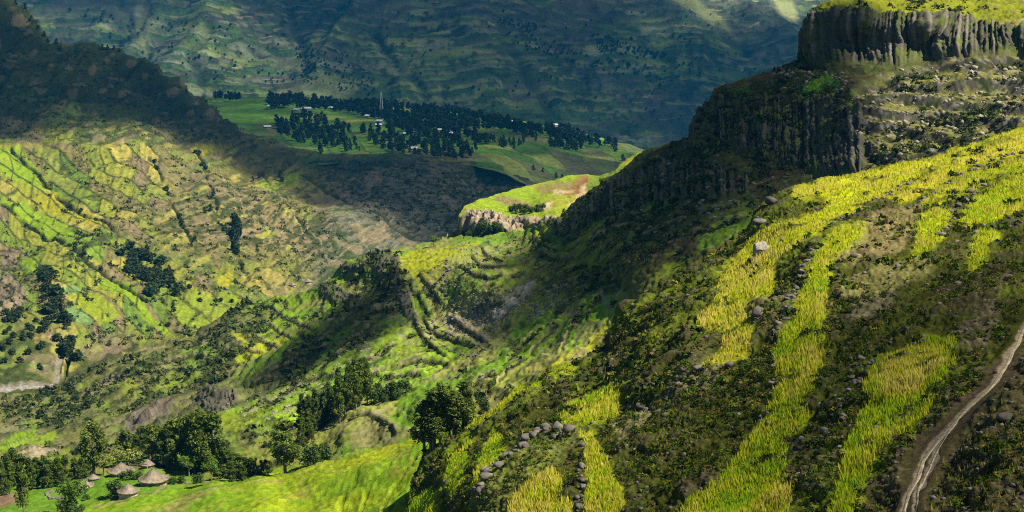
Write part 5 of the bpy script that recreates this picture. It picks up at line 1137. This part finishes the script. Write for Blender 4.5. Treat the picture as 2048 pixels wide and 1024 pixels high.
cover("slope_scrub", Cs, q, 0.9 + 1.8 * rng.random(len(q)) ** 2, 9, [C(0.030, 0.045, 0.014), C(0.045, 0.062, 0.016), C(0.024, 0.034, 0.012)], "small dark scrub dotted over the sunny mountainside", 340, 0.9)

q = []
for L_ in TERRACES:
    P_ = np.array(L_, float); Ls = np.r_[0, np.cumsum(np.linalg.norm(np.diff(P_, axis=0), axis=1))]
    tt = rng.random(int(Ls[-1] / 2.2)) * Ls[-1]
    tt = tt[noise(tt / 9, 0 * tt + P_[0, 0], seed=160) > -0.25]
    q.append(np.stack([np.interp(tt, Ls, P_[:, 0]) + rng.normal(size=len(tt)) * 1.2, np.interp(tt, Ls, P_[:, 1]) + 2.5 + rng.normal(size=len(tt)) * 1.5], -1))
q = np.concatenate(q)
cover("bank_scrub", E, q, 0.25 + 0.55 * rng.random(len(q)) ** 2, 14, [C(0.030, 0.050, 0.010), C(0.045, 0.07, 0.012), C(0.075, 0.10, 0.018), C(0.12, 0.10, 0.05)], "dark scrub growing along the terrace banks", 360, 0.9)
# ================================================================== stones
def stone_mesh(name, seed, sub=1, tone=1.0, base=(0.125, 0.112, 0.090), rough_=0.35, squash=0.75):
    import bmesh
    bm = bmesh.new(); bmesh.ops.create_icosphere(bm, subdivisions=sub, radius=1.0)
    v = np.array([x.co[:] for x in bm.verts]); f = np.array([[y.index for y in x.verts] for x in bm.faces]); bm.free()
    r = np.random.default_rng(seed)
    for i in range(7):                                   # chop flat facets
        d = unit(r.normal(size=3)); k = 0.55 + 0.3 * r.random(); h = v @ d; v = v - np.maximum(h - k, 0)[:, None] * d
    n = fbm(v[:, 0] * 1.7 + seed, v[:, 1] * 1.7, v[:, 2] * 1.7, o=3, seed=seed)
    v = v * (1 + rough_ * n)[:, None] * np.array([1.15, 0.95, squash])
    cc = np.array(base)[None] * tone * (0.85 + 0.4 * n)[:, None]
    return mesh_from(name, v, f, [M_STONE], False, cc), v, f, cc
STONES = [stone_mesh("stone", 400 + i, 2, 0.75 + 0.12 * i)[0] for i in range(6)]
def put_stone(name, sheet, px, py, wpx, parent=None, meshes=STONES, sink=0.25, off=0.0):
    p = sheet.sample(px, py); k = wpx / 2 / F * p[1]
    o = link(name, random.choice(meshes), parent)
    o.location = (p[0] + off, p[1], p[2] + k * (0.75 - sink) * 0.6); o.rotation_euler = (0.4 * (R_() - .5), 0.4 * (R_() - .5), 6.28 * R_())
    o.scale = (k * (0.9 + 0.3 * R_()), k * (0.9 + 0.3 * R_()), k * (0.8 + 0.4 * R_()))
    return o
def wall(sheet, pts, label, wpx, n, rows=1, spread=3.0, group=None):
    P_ = np.array(pts, float); e = bpy.data.objects.new("stone_wall", None); COL.objects.link(e); e.empty_display_size = 0.5
    L = np.r_[0, np.cumsum(np.linalg.norm(np.diff(P_, axis=0), axis=1))]
    for i in range(n):
        t = (i + R_() * 0.8) / n * L[-1]; x = np.interp(t, L, P_[:, 0]); y = np.interp(t, L, P_[:, 1])
        put_stone("stone", sheet, x + spread * (R_() - .5) * 2, y + spread * (R_() - .5) * 1.4, wpx * (0.35 + 1.25 * R_() ** 1.8), e)
    return tag(e, label, "stone wall", group, kind="thing")
wall(Fs, [(948, 1008), (985, 955), (1020, 915), (1060, 885), (1100, 868), (1135, 862)], "tumbled row of pale stones beside the bottom barley", 17, 84, spread=15)
wall(Fs, [(1232, 832), (1270, 818), (1310, 805), (1350, 772), (1400, 745)], "broken stone row above the mossy bank in the middle", 13, 60, spread=13)
wall(Fs, [(1548, 668), (1570, 640), (1588, 605), (1600, 570), (1612, 540), (1628, 510)], "stone wall along the left edge of the barley column", 10, 60, spread=6)
wall(Fs, [(1642, 470), (1680, 442), (1715, 418), (1750, 402), (1790, 376), (1836, 352)], "stone wall under the crest barley strip", 7, 60, spread=4)
wall(Fs, [(1835, 408), (1870, 378), (1900, 358), (1960, 336), (2000, 318), (2060, 300)], "stone wall between the two right-hand barley ledges", 8, 50, spread=4)
wall(Fs, [(1880, 470), (1905, 432), (1925, 408), (1950, 378), (1962, 366)], "dark stone bank left of the right-edge barley plot", 10, 40, spread=8)
wall(Fs, [(1430, 968), (1450, 935), (1480, 890), (1510, 850), (1542, 800), (1545, 755), (1540, 700)], "loose stones lining the lower left side of the barley column", 11, 44, spread=8)
wall(Fs, [(1152, 1020), (1158, 960), (1162, 910), (1166, 880)], "dark upright stone wall left of the golden barley slip", 13, 34, spread=6)
wall(Fs, [(1700, 760), (1710, 725), (1735, 702), (1745, 712), (1722, 745)], "heap of grey stones above the barley patch", 11, 46, spread=12)
wall(Fs, [(1640, 880), (1660, 840), (1680, 800), (1690, 770)], "scattered stones between the barley column and the patch", 10, 36, spread=16)
wall(E, [(832, 648), (848, 664), (872, 686), (900, 702), (930, 710), (962, 714)], "lower curved terrace wall on the sunny knoll", 6, 60, spread=1.5)
wall(E, [(858, 640), (872, 658), (900, 675), (935, 688), (975, 700)], "upper curved terrace wall on the sunny knoll", 6, 56, spread=1.5)
wall(E, [(895, 520), (890, 550), (888, 575), (892, 600), (884, 625)], "rough stone wall running down beside the lime-green field", 6, 46, spread=3)
wall(E, [(850, 600), (868, 580), (880, 560), (905, 535)], "short stone wall below the lime-green field", 6, 30, spread=3)
# single boulders
def big_boulder():
    me, v, f, cc = stone_mesh("boulder", 77, 4, 1.0, (0.28, 0.25, 0.20), 0.6, 0.9)
    p = Fs.sample(1526, 512); k = 20 / F * p[1]
    o = link("boulder", me); o.location = (p[0], p[1], p[2] + 0.45 * k); o.scale = (k * 0.95, k * 0.9, k * 0.95); o.rotation_euler = (0.1, -0.5, 0.6)
    tag(o, "large pale pitted boulder in the crest barley strip", "boulder")
big_boulder()
for x, y, w, lab in [(1567, 484, 16, "dark round boulder just behind the pale boulder"), (1508, 528, 26, "flat slab of rock below the pale boulder"), (1520, 640, 34, "dark boulder at the lower barley strip's edge"), (1710, 518, 20, "boulder with a pale top in the scrub right of the barley column"), (1534, 842, 22, "flat pale stone at the barley column's left edge"), (952, 962, 14, "pale boulder standing left of the stone row"), (1640, 850, 20, "grey boulder right of the barley column"), (2010, 835, 34, "flat grey rock right of the footpath"), (2012, 548, 26, "pale flat rock at the right edge"), (1916, 570, 18, "rounded grey rock in the right-hand scrub"), (1845, 640, 12, "small pale rock above the barley patch"), (1460, 735, 20, "blocky rock at the end of the lower barley strip"), (1300, 660, 18, "grey rock in the dark shrubs"), (1990, 745, 12, "pinkish stone beside the footpath"), (1955, 462, 16, "dark rock in the right-edge scrub"), (1880, 470, 18, "pale rock by the short barley strip"), (1545, 412, 30, "rocky knob at the left end of the crest strip"), (1524, 452, 26, "pale rock knob below the crest strip's left end")]:
    o = put_stone("boulder", Fs, x, y, w); tag(o, lab, "boulder")
q = keep_F(points_in(NEARP, 420)); q = q[:190]
for x, y in q:
    o = put_stone("rock", Fs, x, y, 5 + 8 * R_() ** 2); tag(o, "grey rock lying in the scrub of the near slope", "rock", "rocks on the near slope")
def stones_mass(name, sheet, q, size, label, base, seed):
    T_ = [stone_mesh("tmp", seed + i, 1, 1.0, base) for i in range(4)]
    for t in T_: bpy.data.meshes.remove(t[0])
    p = sheet.sample(q[:, 0], q[:, 1]); n = len(p); V = []; Fc = []; Cc = []; k0 = 0
    for k in range(4):
        i = np.arange(k, n, 4); v, f, cc = T_[k][1:]; a = rng.random(len(i)) * 6.28; ca, sa = np.cos(a)[:, None], np.sin(a)[:, None]
        w = np.stack([v[None, :, 0] * ca - v[None, :, 1] * sa, v[None, :, 0] * sa + v[None, :, 1] * ca, v[None, :, 2] + 0 * ca], -1) * size[i][:, None, None] + p[i][:, None, :]
        V.append(w.reshape(-1, 3)); Fc.append((f[None] + (np.arange(len(i)) * len(v))[:, None, None]).reshape(-1, 3) + k0); k0 += len(i) * len(v)
        Cc.append((cc[None] * (0.6 + 0.8 * rng.random((len(i), 1, 1)))).reshape(-1, 3))
    o = link(name, mesh_from(name, np.concatenate(V), np.concatenate(Fc), [M_STONE], False, np.concatenate(Cc)))
    return tag(o, label, "stones", kind="stuff")
q = keep_F(points_in(NEARP, 2400)); D_ = Fs.sample(q[:, 0], q[:, 1])[:, 1]
stones_mass("loose_stones", Fs, q, (0.06 + 0.14 * rng.random(len(q)) ** 2) * (0.6 + D_ / 160), "small loose stones strewn over the near slope", (0.12, 0.108, 0.088), 500)
q = np.concatenate([points_in([(1700, 195), (1740, 165), (1830, 128), (2200, 112), (2200, 200), (1960, 280), (1730, 345), (1715, 250)], 650), points_in([(1560, 130), (1700, 150), (1690, 190), (1560, 180)], 120)])
stones_mass("scree", E, q, 0.22 + 0.75 * rng.random(len(q)) ** 3, "pale scree and blocks on the slope under the top cliff", (0.24, 0.205, 0.14), 520)
q = E_scatter([([(440, 820), (560, 770), (700, 660), (760, 700), (640, 830), (540, 860)], 300), ([(870, 650), (930, 590), (1080, 550), (1060, 600), (960, 690)], 250), ([(1040, 600), (1130, 560), (1160, 600), (1060, 640)], 160), ([(1100, 460), (1400, 300), (1560, 360), (1250, 560)], 300), ([(900, 490), (1060, 465), (1000, 540), (860, 600)], 200)])
stones_mass("hill_stones", E, q, 0.2 + 0.6 * rng.random(len(q)) ** 3, "loose stones on the terraced hillside", (0.20, 0.18, 0.145), 540)
print("stones", time.time() - T0)

# ================================================================== footpath and river bed
def ribbon(name, sheet, pts, wpx, col, lift, seed, step=1.6, across=9, mat=M_NEAR):
    P_ = np.array(pts, float); L = np.r_[0, np.cumsum(np.linalg.norm(np.diff(P_, axis=0), axis=1))]
    n = int(L[-1] / step); t = np.linspace(0, L[-1], n)
    k = np.ones(9) / 9
    cx = np.interp(t, L, P_[:, 0]); cy_ = np.interp(t, L, P_[:, 1])
    cx = np.convolve(np.pad(cx, 4, 'edge'), k, 'valid') + 3 * noise(t / 40, 0 * t, seed=seed); cy_ = np.convolve(np.pad(cy_, 4, 'edge'), k, 'valid')
    d = unit(np.stack([np.gradient(cx), np.gradient(cy_)], -1)); nx, ny = -d[:, 1], d[:, 0]
    s = np.linspace(-1, 1, across)
    w = (wpx / 2) * (1 + 0.35 * noise(t / 25, 0 * t, seed=seed + 1))
    px = cx[:, None] + nx[:, None] * s[None] * w[:, None]; py = cy_[:, None] + ny[:, None] * s[None] * w[:, None]
    P3 = sheet.sample(px, py); P3[..., 2] += lift * (1 - s[None] ** 4) - 0.02 - 0.10 * s[None] ** 8
    cc = np.array(col)[None, None] * (1 + 0.25 * noise(P3[..., 0] / .5, P3[..., 1] / .8, seed=seed + 2) - 0.25 * s[None] ** 4)[..., None]
    idx = np.arange(n * across).reshape(n, across)
    Q = np.stack([idx[:-1, :-1], idx[1:, :-1], idx[1:, 1:], idx[:-1, 1:]], -1).reshape(-1, 4)
    return tag(link(name, mesh_from(name, P3.reshape(-1, 3), Q, [mat], True, cc.reshape(-1, 3))), kind="structure")
ribbon("footpath", Fs, PATH, 7.5, (0.32, 0.265, 0.165), 0.05, 600)
ribbon("footpath", Fs, PATH2, 5, (0.30, 0.25, 0.155), 0.05, 610)
ribbon("river_bed", Cs, [(-150, 800), (-60, 792), (0, 785), (40, 776), (90, 770), (108, 764)], 12, (0.20, 0.18, 0.15), 0.6, 620, mat=M_MID)

# ================================================================== thatched huts
M_THATCH = material("thatch", grain=0.4, scale=3.0, bump=0.8, bscale=9, bdist=0.08, rough=0.95)
M_WATTLE = material("wattle", grain=0.35, scale=2.5, bump=0.5, bscale=7, bdist=0.05, rough=0.95)
M_WOOD = material("weathered_wood", tint=False, color=(0.30, 0.24, 0.17), grain=0.3, scale=3)
M_TIN = material("tin_roof", tint=False, color=(0.62, 0.66, 0.68), grain=0.15, scale=0.5, rough=0.4, spec=0.5)
M_MUD = material("mud_wall", tint=False, color=(0.30, 0.26, 0.22), grain=0.2, scale=0.6)
def cone_roof(seed, R=1.0, H=0.62, sag=0.12, seg=48, rings=10):
    r = np.random.default_rng(seed); V = []; Cc = []
    for i in range(rings + 1):
        t = i / rings; rad = 0.03 + (R - 0.03) * t
        z = H * (1 - t) - sag * math.sin(math.pi * t) * 0.55 + 0.04 * math.sin(math.pi * t * 2)
        for j in range(seg):
            a = j / seg * 6.2832
            k = 1 + (0.03 * t) * noise(np.array([j * 0.7]), np.array([i * .4]), seed=seed)[0] + 0.035 * t * math.sin(a * 3 + seed)
            V.append((rad * k * math.cos(a), rad * k * math.sin(a), z + 0.018 * (r.random() - .5) + (0.015 if (i % 3 == 0 and i) else 0)))
            Cc.append(np.array([0.175, 0.145, 0.105]) * (0.70 + 0.5 * r.random()) * (1.0 + 0.2 * math.sin(a * 2 + seed)))
    for j in range(seg):                                  # thick eave edge
        a = j / seg * 6.2832; V.append((0.95 * R * math.cos(a), 0.95 * R * math.sin(a), -0.06 - 0.03 * r.random())); Cc.append(np.array([0.13, 0.10, 0.07]))
    V = np.array(V); n = rings + 2
    Q = np.array([(i * seg + j, (i + 1) * seg + j, (i + 1) * seg + (j + 1) % seg, i * seg + (j + 1) % seg) for i in range(n - 1) for j in range(seg)])
    return mesh_from("roof", V, Q, [M_THATCH], False, np.array(Cc))
def hut_wall(seed, R=0.78, H=0.55, seg=40, base=(0.30, 0.235, 0.165)):
    r = np.random.default_rng(seed); V = []; Cc = []
    for i, z in enumerate((-0.25, 0.1, 0.3, H)):
        for j in range(seg):
            a = j / seg * 6.2832; k = 1 + 0.03 * (j % 2) + 0.02 * (r.random() - .5)
            V.append((R * k * math.cos(a), R * k * math.sin(a), z)); Cc.append(np.array(base) * (0.65 + 0.6 * r.random()) * (1.15 if j % 2 else 0.8))
    Q = np.array([(i * seg + j, i * seg + (j + 1) % seg, (i + 1) * seg + (j + 1) % seg, (i + 1) * seg + j) for i in range(3) for j in range(seg)])
    return mesh_from("wall", np.array(V), Q, [M_WATTLE], False, np.array(Cc))
def hut(sheet, px, py, wpx, hr, hw, seed, label, tilt=0.0, name="thatched_hut", lit=1.0, group="thatched huts", doorway=None):
    p = sheet.sample(px, py); k = wpx / 2 / F * p[1]
    e = bpy.data.objects.new(name, None); COL.objects.link(e); e.location = p; e.scale = (k, k, k); e.rotation_euler = (0, tilt, seed * 0.7)
    link("wall", hut_wall(seed, H=hw, base=np.array((0.30, 0.235, 0.165)) * lit), e)
    rf = link("roof", cone_roof(seed, H=hr), e, (0, 0, hw - 0.04))
    v, f = tube([(0, 0, hr - 0.10), (0, 0, hr), (0.01, 0, hr + 0.09)], [0.12, 0.07, 0.02], 8)
    link("roof_cap", mesh_from("roof_cap", v, f, [M_THATCH], True, np.full((len(v), 3), 0.14)), rf)
    return tag(e, label, "hut", group)
hut(E, 243, 951, 58, 0.55, 0.40, 3, "wide thatched hut at the left of the cluster, behind the bushes")
hut(E, 296, 935, 32, 0.62, 0.55, 4, "small thatched hut at the back of the cluster")
hut(E, 307, 969, 66, 0.60, 0.45, 5, "largest thatched hut with a small tree in front of its roof")
hut(E, 256, 991, 48, 0.62, 0.55, 6, "pale thatched hut nearest the sown field, its wall of upright poles showing", lit=1.5)
hut(E, 167, 977, 46, 0.50, 0.36, 7, "low thatched hut half hidden behind the round yard tree")
hut(E, 187, 961, 28, 0.55, 0.45, 8, "little thatched store beside the low hut")
hut(Cs, 580, 580, 16, 0.6, 0.4, 9, "left one of two tiny far huts on the spur across the valley", lit=1.4, group="far huts on the valley spur")
hut(Cs, 608, 577, 20, 0.6, 0.4, 10, "right one of two tiny far huts on the spur across the valley", lit=1.4, group="far huts on the valley spur")
def pole(a, b, label):
    v, f = tube([a, (np.array(a) + b) / 2 + [0, 0, 0.05], b], [0.09, 0.08, 0.06], 6)
    tag(link("pole", mesh_from("pole", v, f, [M_WOOD], True)), label, "pole")
pa = E.sample(262, 950) + np.array([0, 0, 2.1]); pb = E.sample(298, 950) + np.array([0, -1.0, 2.5])
v1, f1 = join([tube([pa, pb], [0.10, 0.08], 6), tube([pa - [0, 0, 2.6], pa + [0, 0, .2]], [0.1, 0.08], 6), tube([pb - [0, 0, 3.2], pb + [0, 0, .2]], [0.1, 0.08], 6)])
tag(link("pole_rack", mesh_from("pole_rack", v1, f1, [M_WOOD], True)), "pale wooden pole rack between the left hut and the small rear hut", "rack")
pen = bpy.data.objects.new("stone_pen", None); COL.objects.link(pen)
for i in range(34):
    a = i / 34 * 5.4 + 0.6
    put_stone("stone", E, 110 + (15 + 4 * R_()) * math.cos(a), 990 + (6 + 2 * R_()) * math.sin(a), 4 + 6 * R_(), pen)
tag(pen, "low round stone pen left of the round yard tree", "pen")

# ================================================================== village on the plateau: houses and a lattice mast
hv = np.array([(-1, -.7, -.3), (1, -.7, -.3), (1, .7, -.3), (-1, .7, -.3), (-1, -.7, .8), (1, -.7, .8), (1, .7, .8), (-1, .7, .8)])
HW = mesh_from("wall", hv, np.array([(0, 1, 5, 4), (1, 2, 6, 5), (2, 3, 7, 6), (3, 0, 4, 7)]), [M_MUD])
rv = np.array([(-1.12, -.85, .74), (1.12, -.85, .74), (1.12, 0, 1.25), (-1.12, 0, 1.25), (-1.12, .85, .74), (1.12, .85, .74), (-1.12, -.85, .68), (1.12, -.85, .68), (1.12, .85, .68), (-1.12, .85, .68)])
HR = mesh_from("roof", rv, np.array([(0, 1, 2, 3), (3, 2, 5, 4), (6, 7, 1, 0), (4, 5, 8, 9), (6, 9, 8, 7)]), [M_TIN])
SPOTS = [(542, 216), (563, 248), (534, 258), (607, 222), (615, 222), (662, 217), (723, 215), (757, 251), (658, 256), (627, 254), (788, 237), (794, 238), (826, 268), (813, 271), (810, 293), (827, 295), (737, 233), (847, 245), (594, 222), (980, 243), (1019, 251), (935, 266), (949, 265), (882, 263), (904, 271), (1109, 256), (668, 218), (760, 245)]
WHERE = {(542, 216): "white tin-roofed house at the far left of the plateau woods", (563, 248): "white house among the left front trees of the plateau", (757, 251): "white tin-roofed house beside the pylon's foot", (658, 256): "pale house on the brown plot amid the front trees", (662, 217): "wide white house at the edge of the back wood", (810, 293): "white house near the plateau's front wood", (980, 243): "white house in the back wood right of the centre", (1109, 256): "rightmost white house of the plateau", (1019, 251): "white house in a gap of the right back wood"}
for i, (x, y) in enumerate(SPOTS):
    p = B.sample(x, y); k = 3.0 + 1.4 * R_()
    e = bpy.data.objects.new("village_house", None); COL.objects.link(e); e.location = p; e.scale = (k, k, k * 0.8); e.rotation_euler = (0, 0, 0.9 * (R_() - .5))
    link("wall", HW, e); link("roof", HR, e)
    tag(e, WHERE.get((x, y), "small tin-roofed house showing white among the plateau trees"), "house", "tin-roofed houses of the plateau village")
def mast():
    p = B.sample(763, 232); h = 46 / F * p[1]; parts = []
    w0, w1 = 2.6, 0.6
    c0 = [np.array((sx * w0, sy * w0, -0.5)) for sx, sy in ((-1, -1), (1, -1), (1, 1), (-1, 1))]; c1 = [np.array((sx * w1, sy * w1, h)) for sx, sy in ((-1, -1), (1, -1), (1, 1), (-1, 1))]
    M_ = material("galvanised_steel", tint=False, color=(0.55, 0.57, 0.58), grain=0.1, rough=0.5, spec=0.5)
    e = bpy.data.objects.new("lattice_mast", None); COL.objects.link(e); e.location = p
    for a, b in zip(c0, c1):
        v, f = tube([a, b], [0.22, 0.16], 4); link("leg", mesh_from("leg", v, f, [M_]), e)
    for i in range(10):
        t0, t1 = i / 10, (i + 1) / 10
        for k in range(4):
            a = c0[k] + (c1[k] - c0[k]) * t0; b = c0[(k + 1) % 4] + (c1[(k + 1) % 4] - c0[(k + 1) % 4]) * t1
            parts.append(tube([a, b], [0.1, 0.1], 3))
    v, f = join(parts); link("bracing", mesh_from("bracing", v, f, [M_]), e)
    v, f = join([tube([(-1.5, 0, h - 2), (1.5, 0, h - 2)], [0.5, 0.5], 8), tube([(0, 0, h), (0, 0, h + 4)], [0.2, 0.1], 4)])
    link("antenna", mesh_from("antenna", v, f, [M_]), e)
    tag(e, "thin grey lattice mast rising from the plateau wood", "mast")
mast()
print("done", time.time() - T0, "tris", sum(len(m.polygons) * (2 if len(m.polygons) and m.polygons[0].loop_total == 4 else 1) for m in bpy.data.meshes))

# --- tell the members of the smaller groups apart by their place in the row
ORD = ["first", "second", "third", "fourth", "fifth", "sixth", "seventh", "eighth", "ninth", "tenth", "eleventh", "twelfth", "thirteenth", "fourteenth", "fifteenth", "sixteenth", "seventeenth", "eighteenth", "nineteenth", "twentieth"]
NAMES = {"tree row left of the huts": "dark tree from the left in the row beside the huts", "eucalyptus grove behind the huts": "dark eucalyptus from the left in the grove behind the huts", "tree hedge beside the sown field": "dark tree from the left in the hedge descending along the sown field", "tall trees at the head of the plantation": "tall pale-topped eucalyptus from the left at the plantation's head",
         "hedge above the terraced knoll": "bushy shrub from the left in the hedge above the knoll", "tree clump on the near crest": "leafy tree from the left in the clump on the near crest", "bush row on the spur": "green bush from the left in the row on the spur", "bushes under the spur cliff": "dark bush from the left at the foot of the spur cliff", "trees along the dark skyline": "tiny tree from the left on the dark ridge's skyline"}
for g_, nm_ in NAMES.items():
    mem = sorted([o for o in COL.objects if o.get("group") == g_], key=lambda o: o.location.x / o.location.y)
    for i, o in enumerate(mem):
        o["label"] = ORD[i] + " " + nm_
#@@NEXT
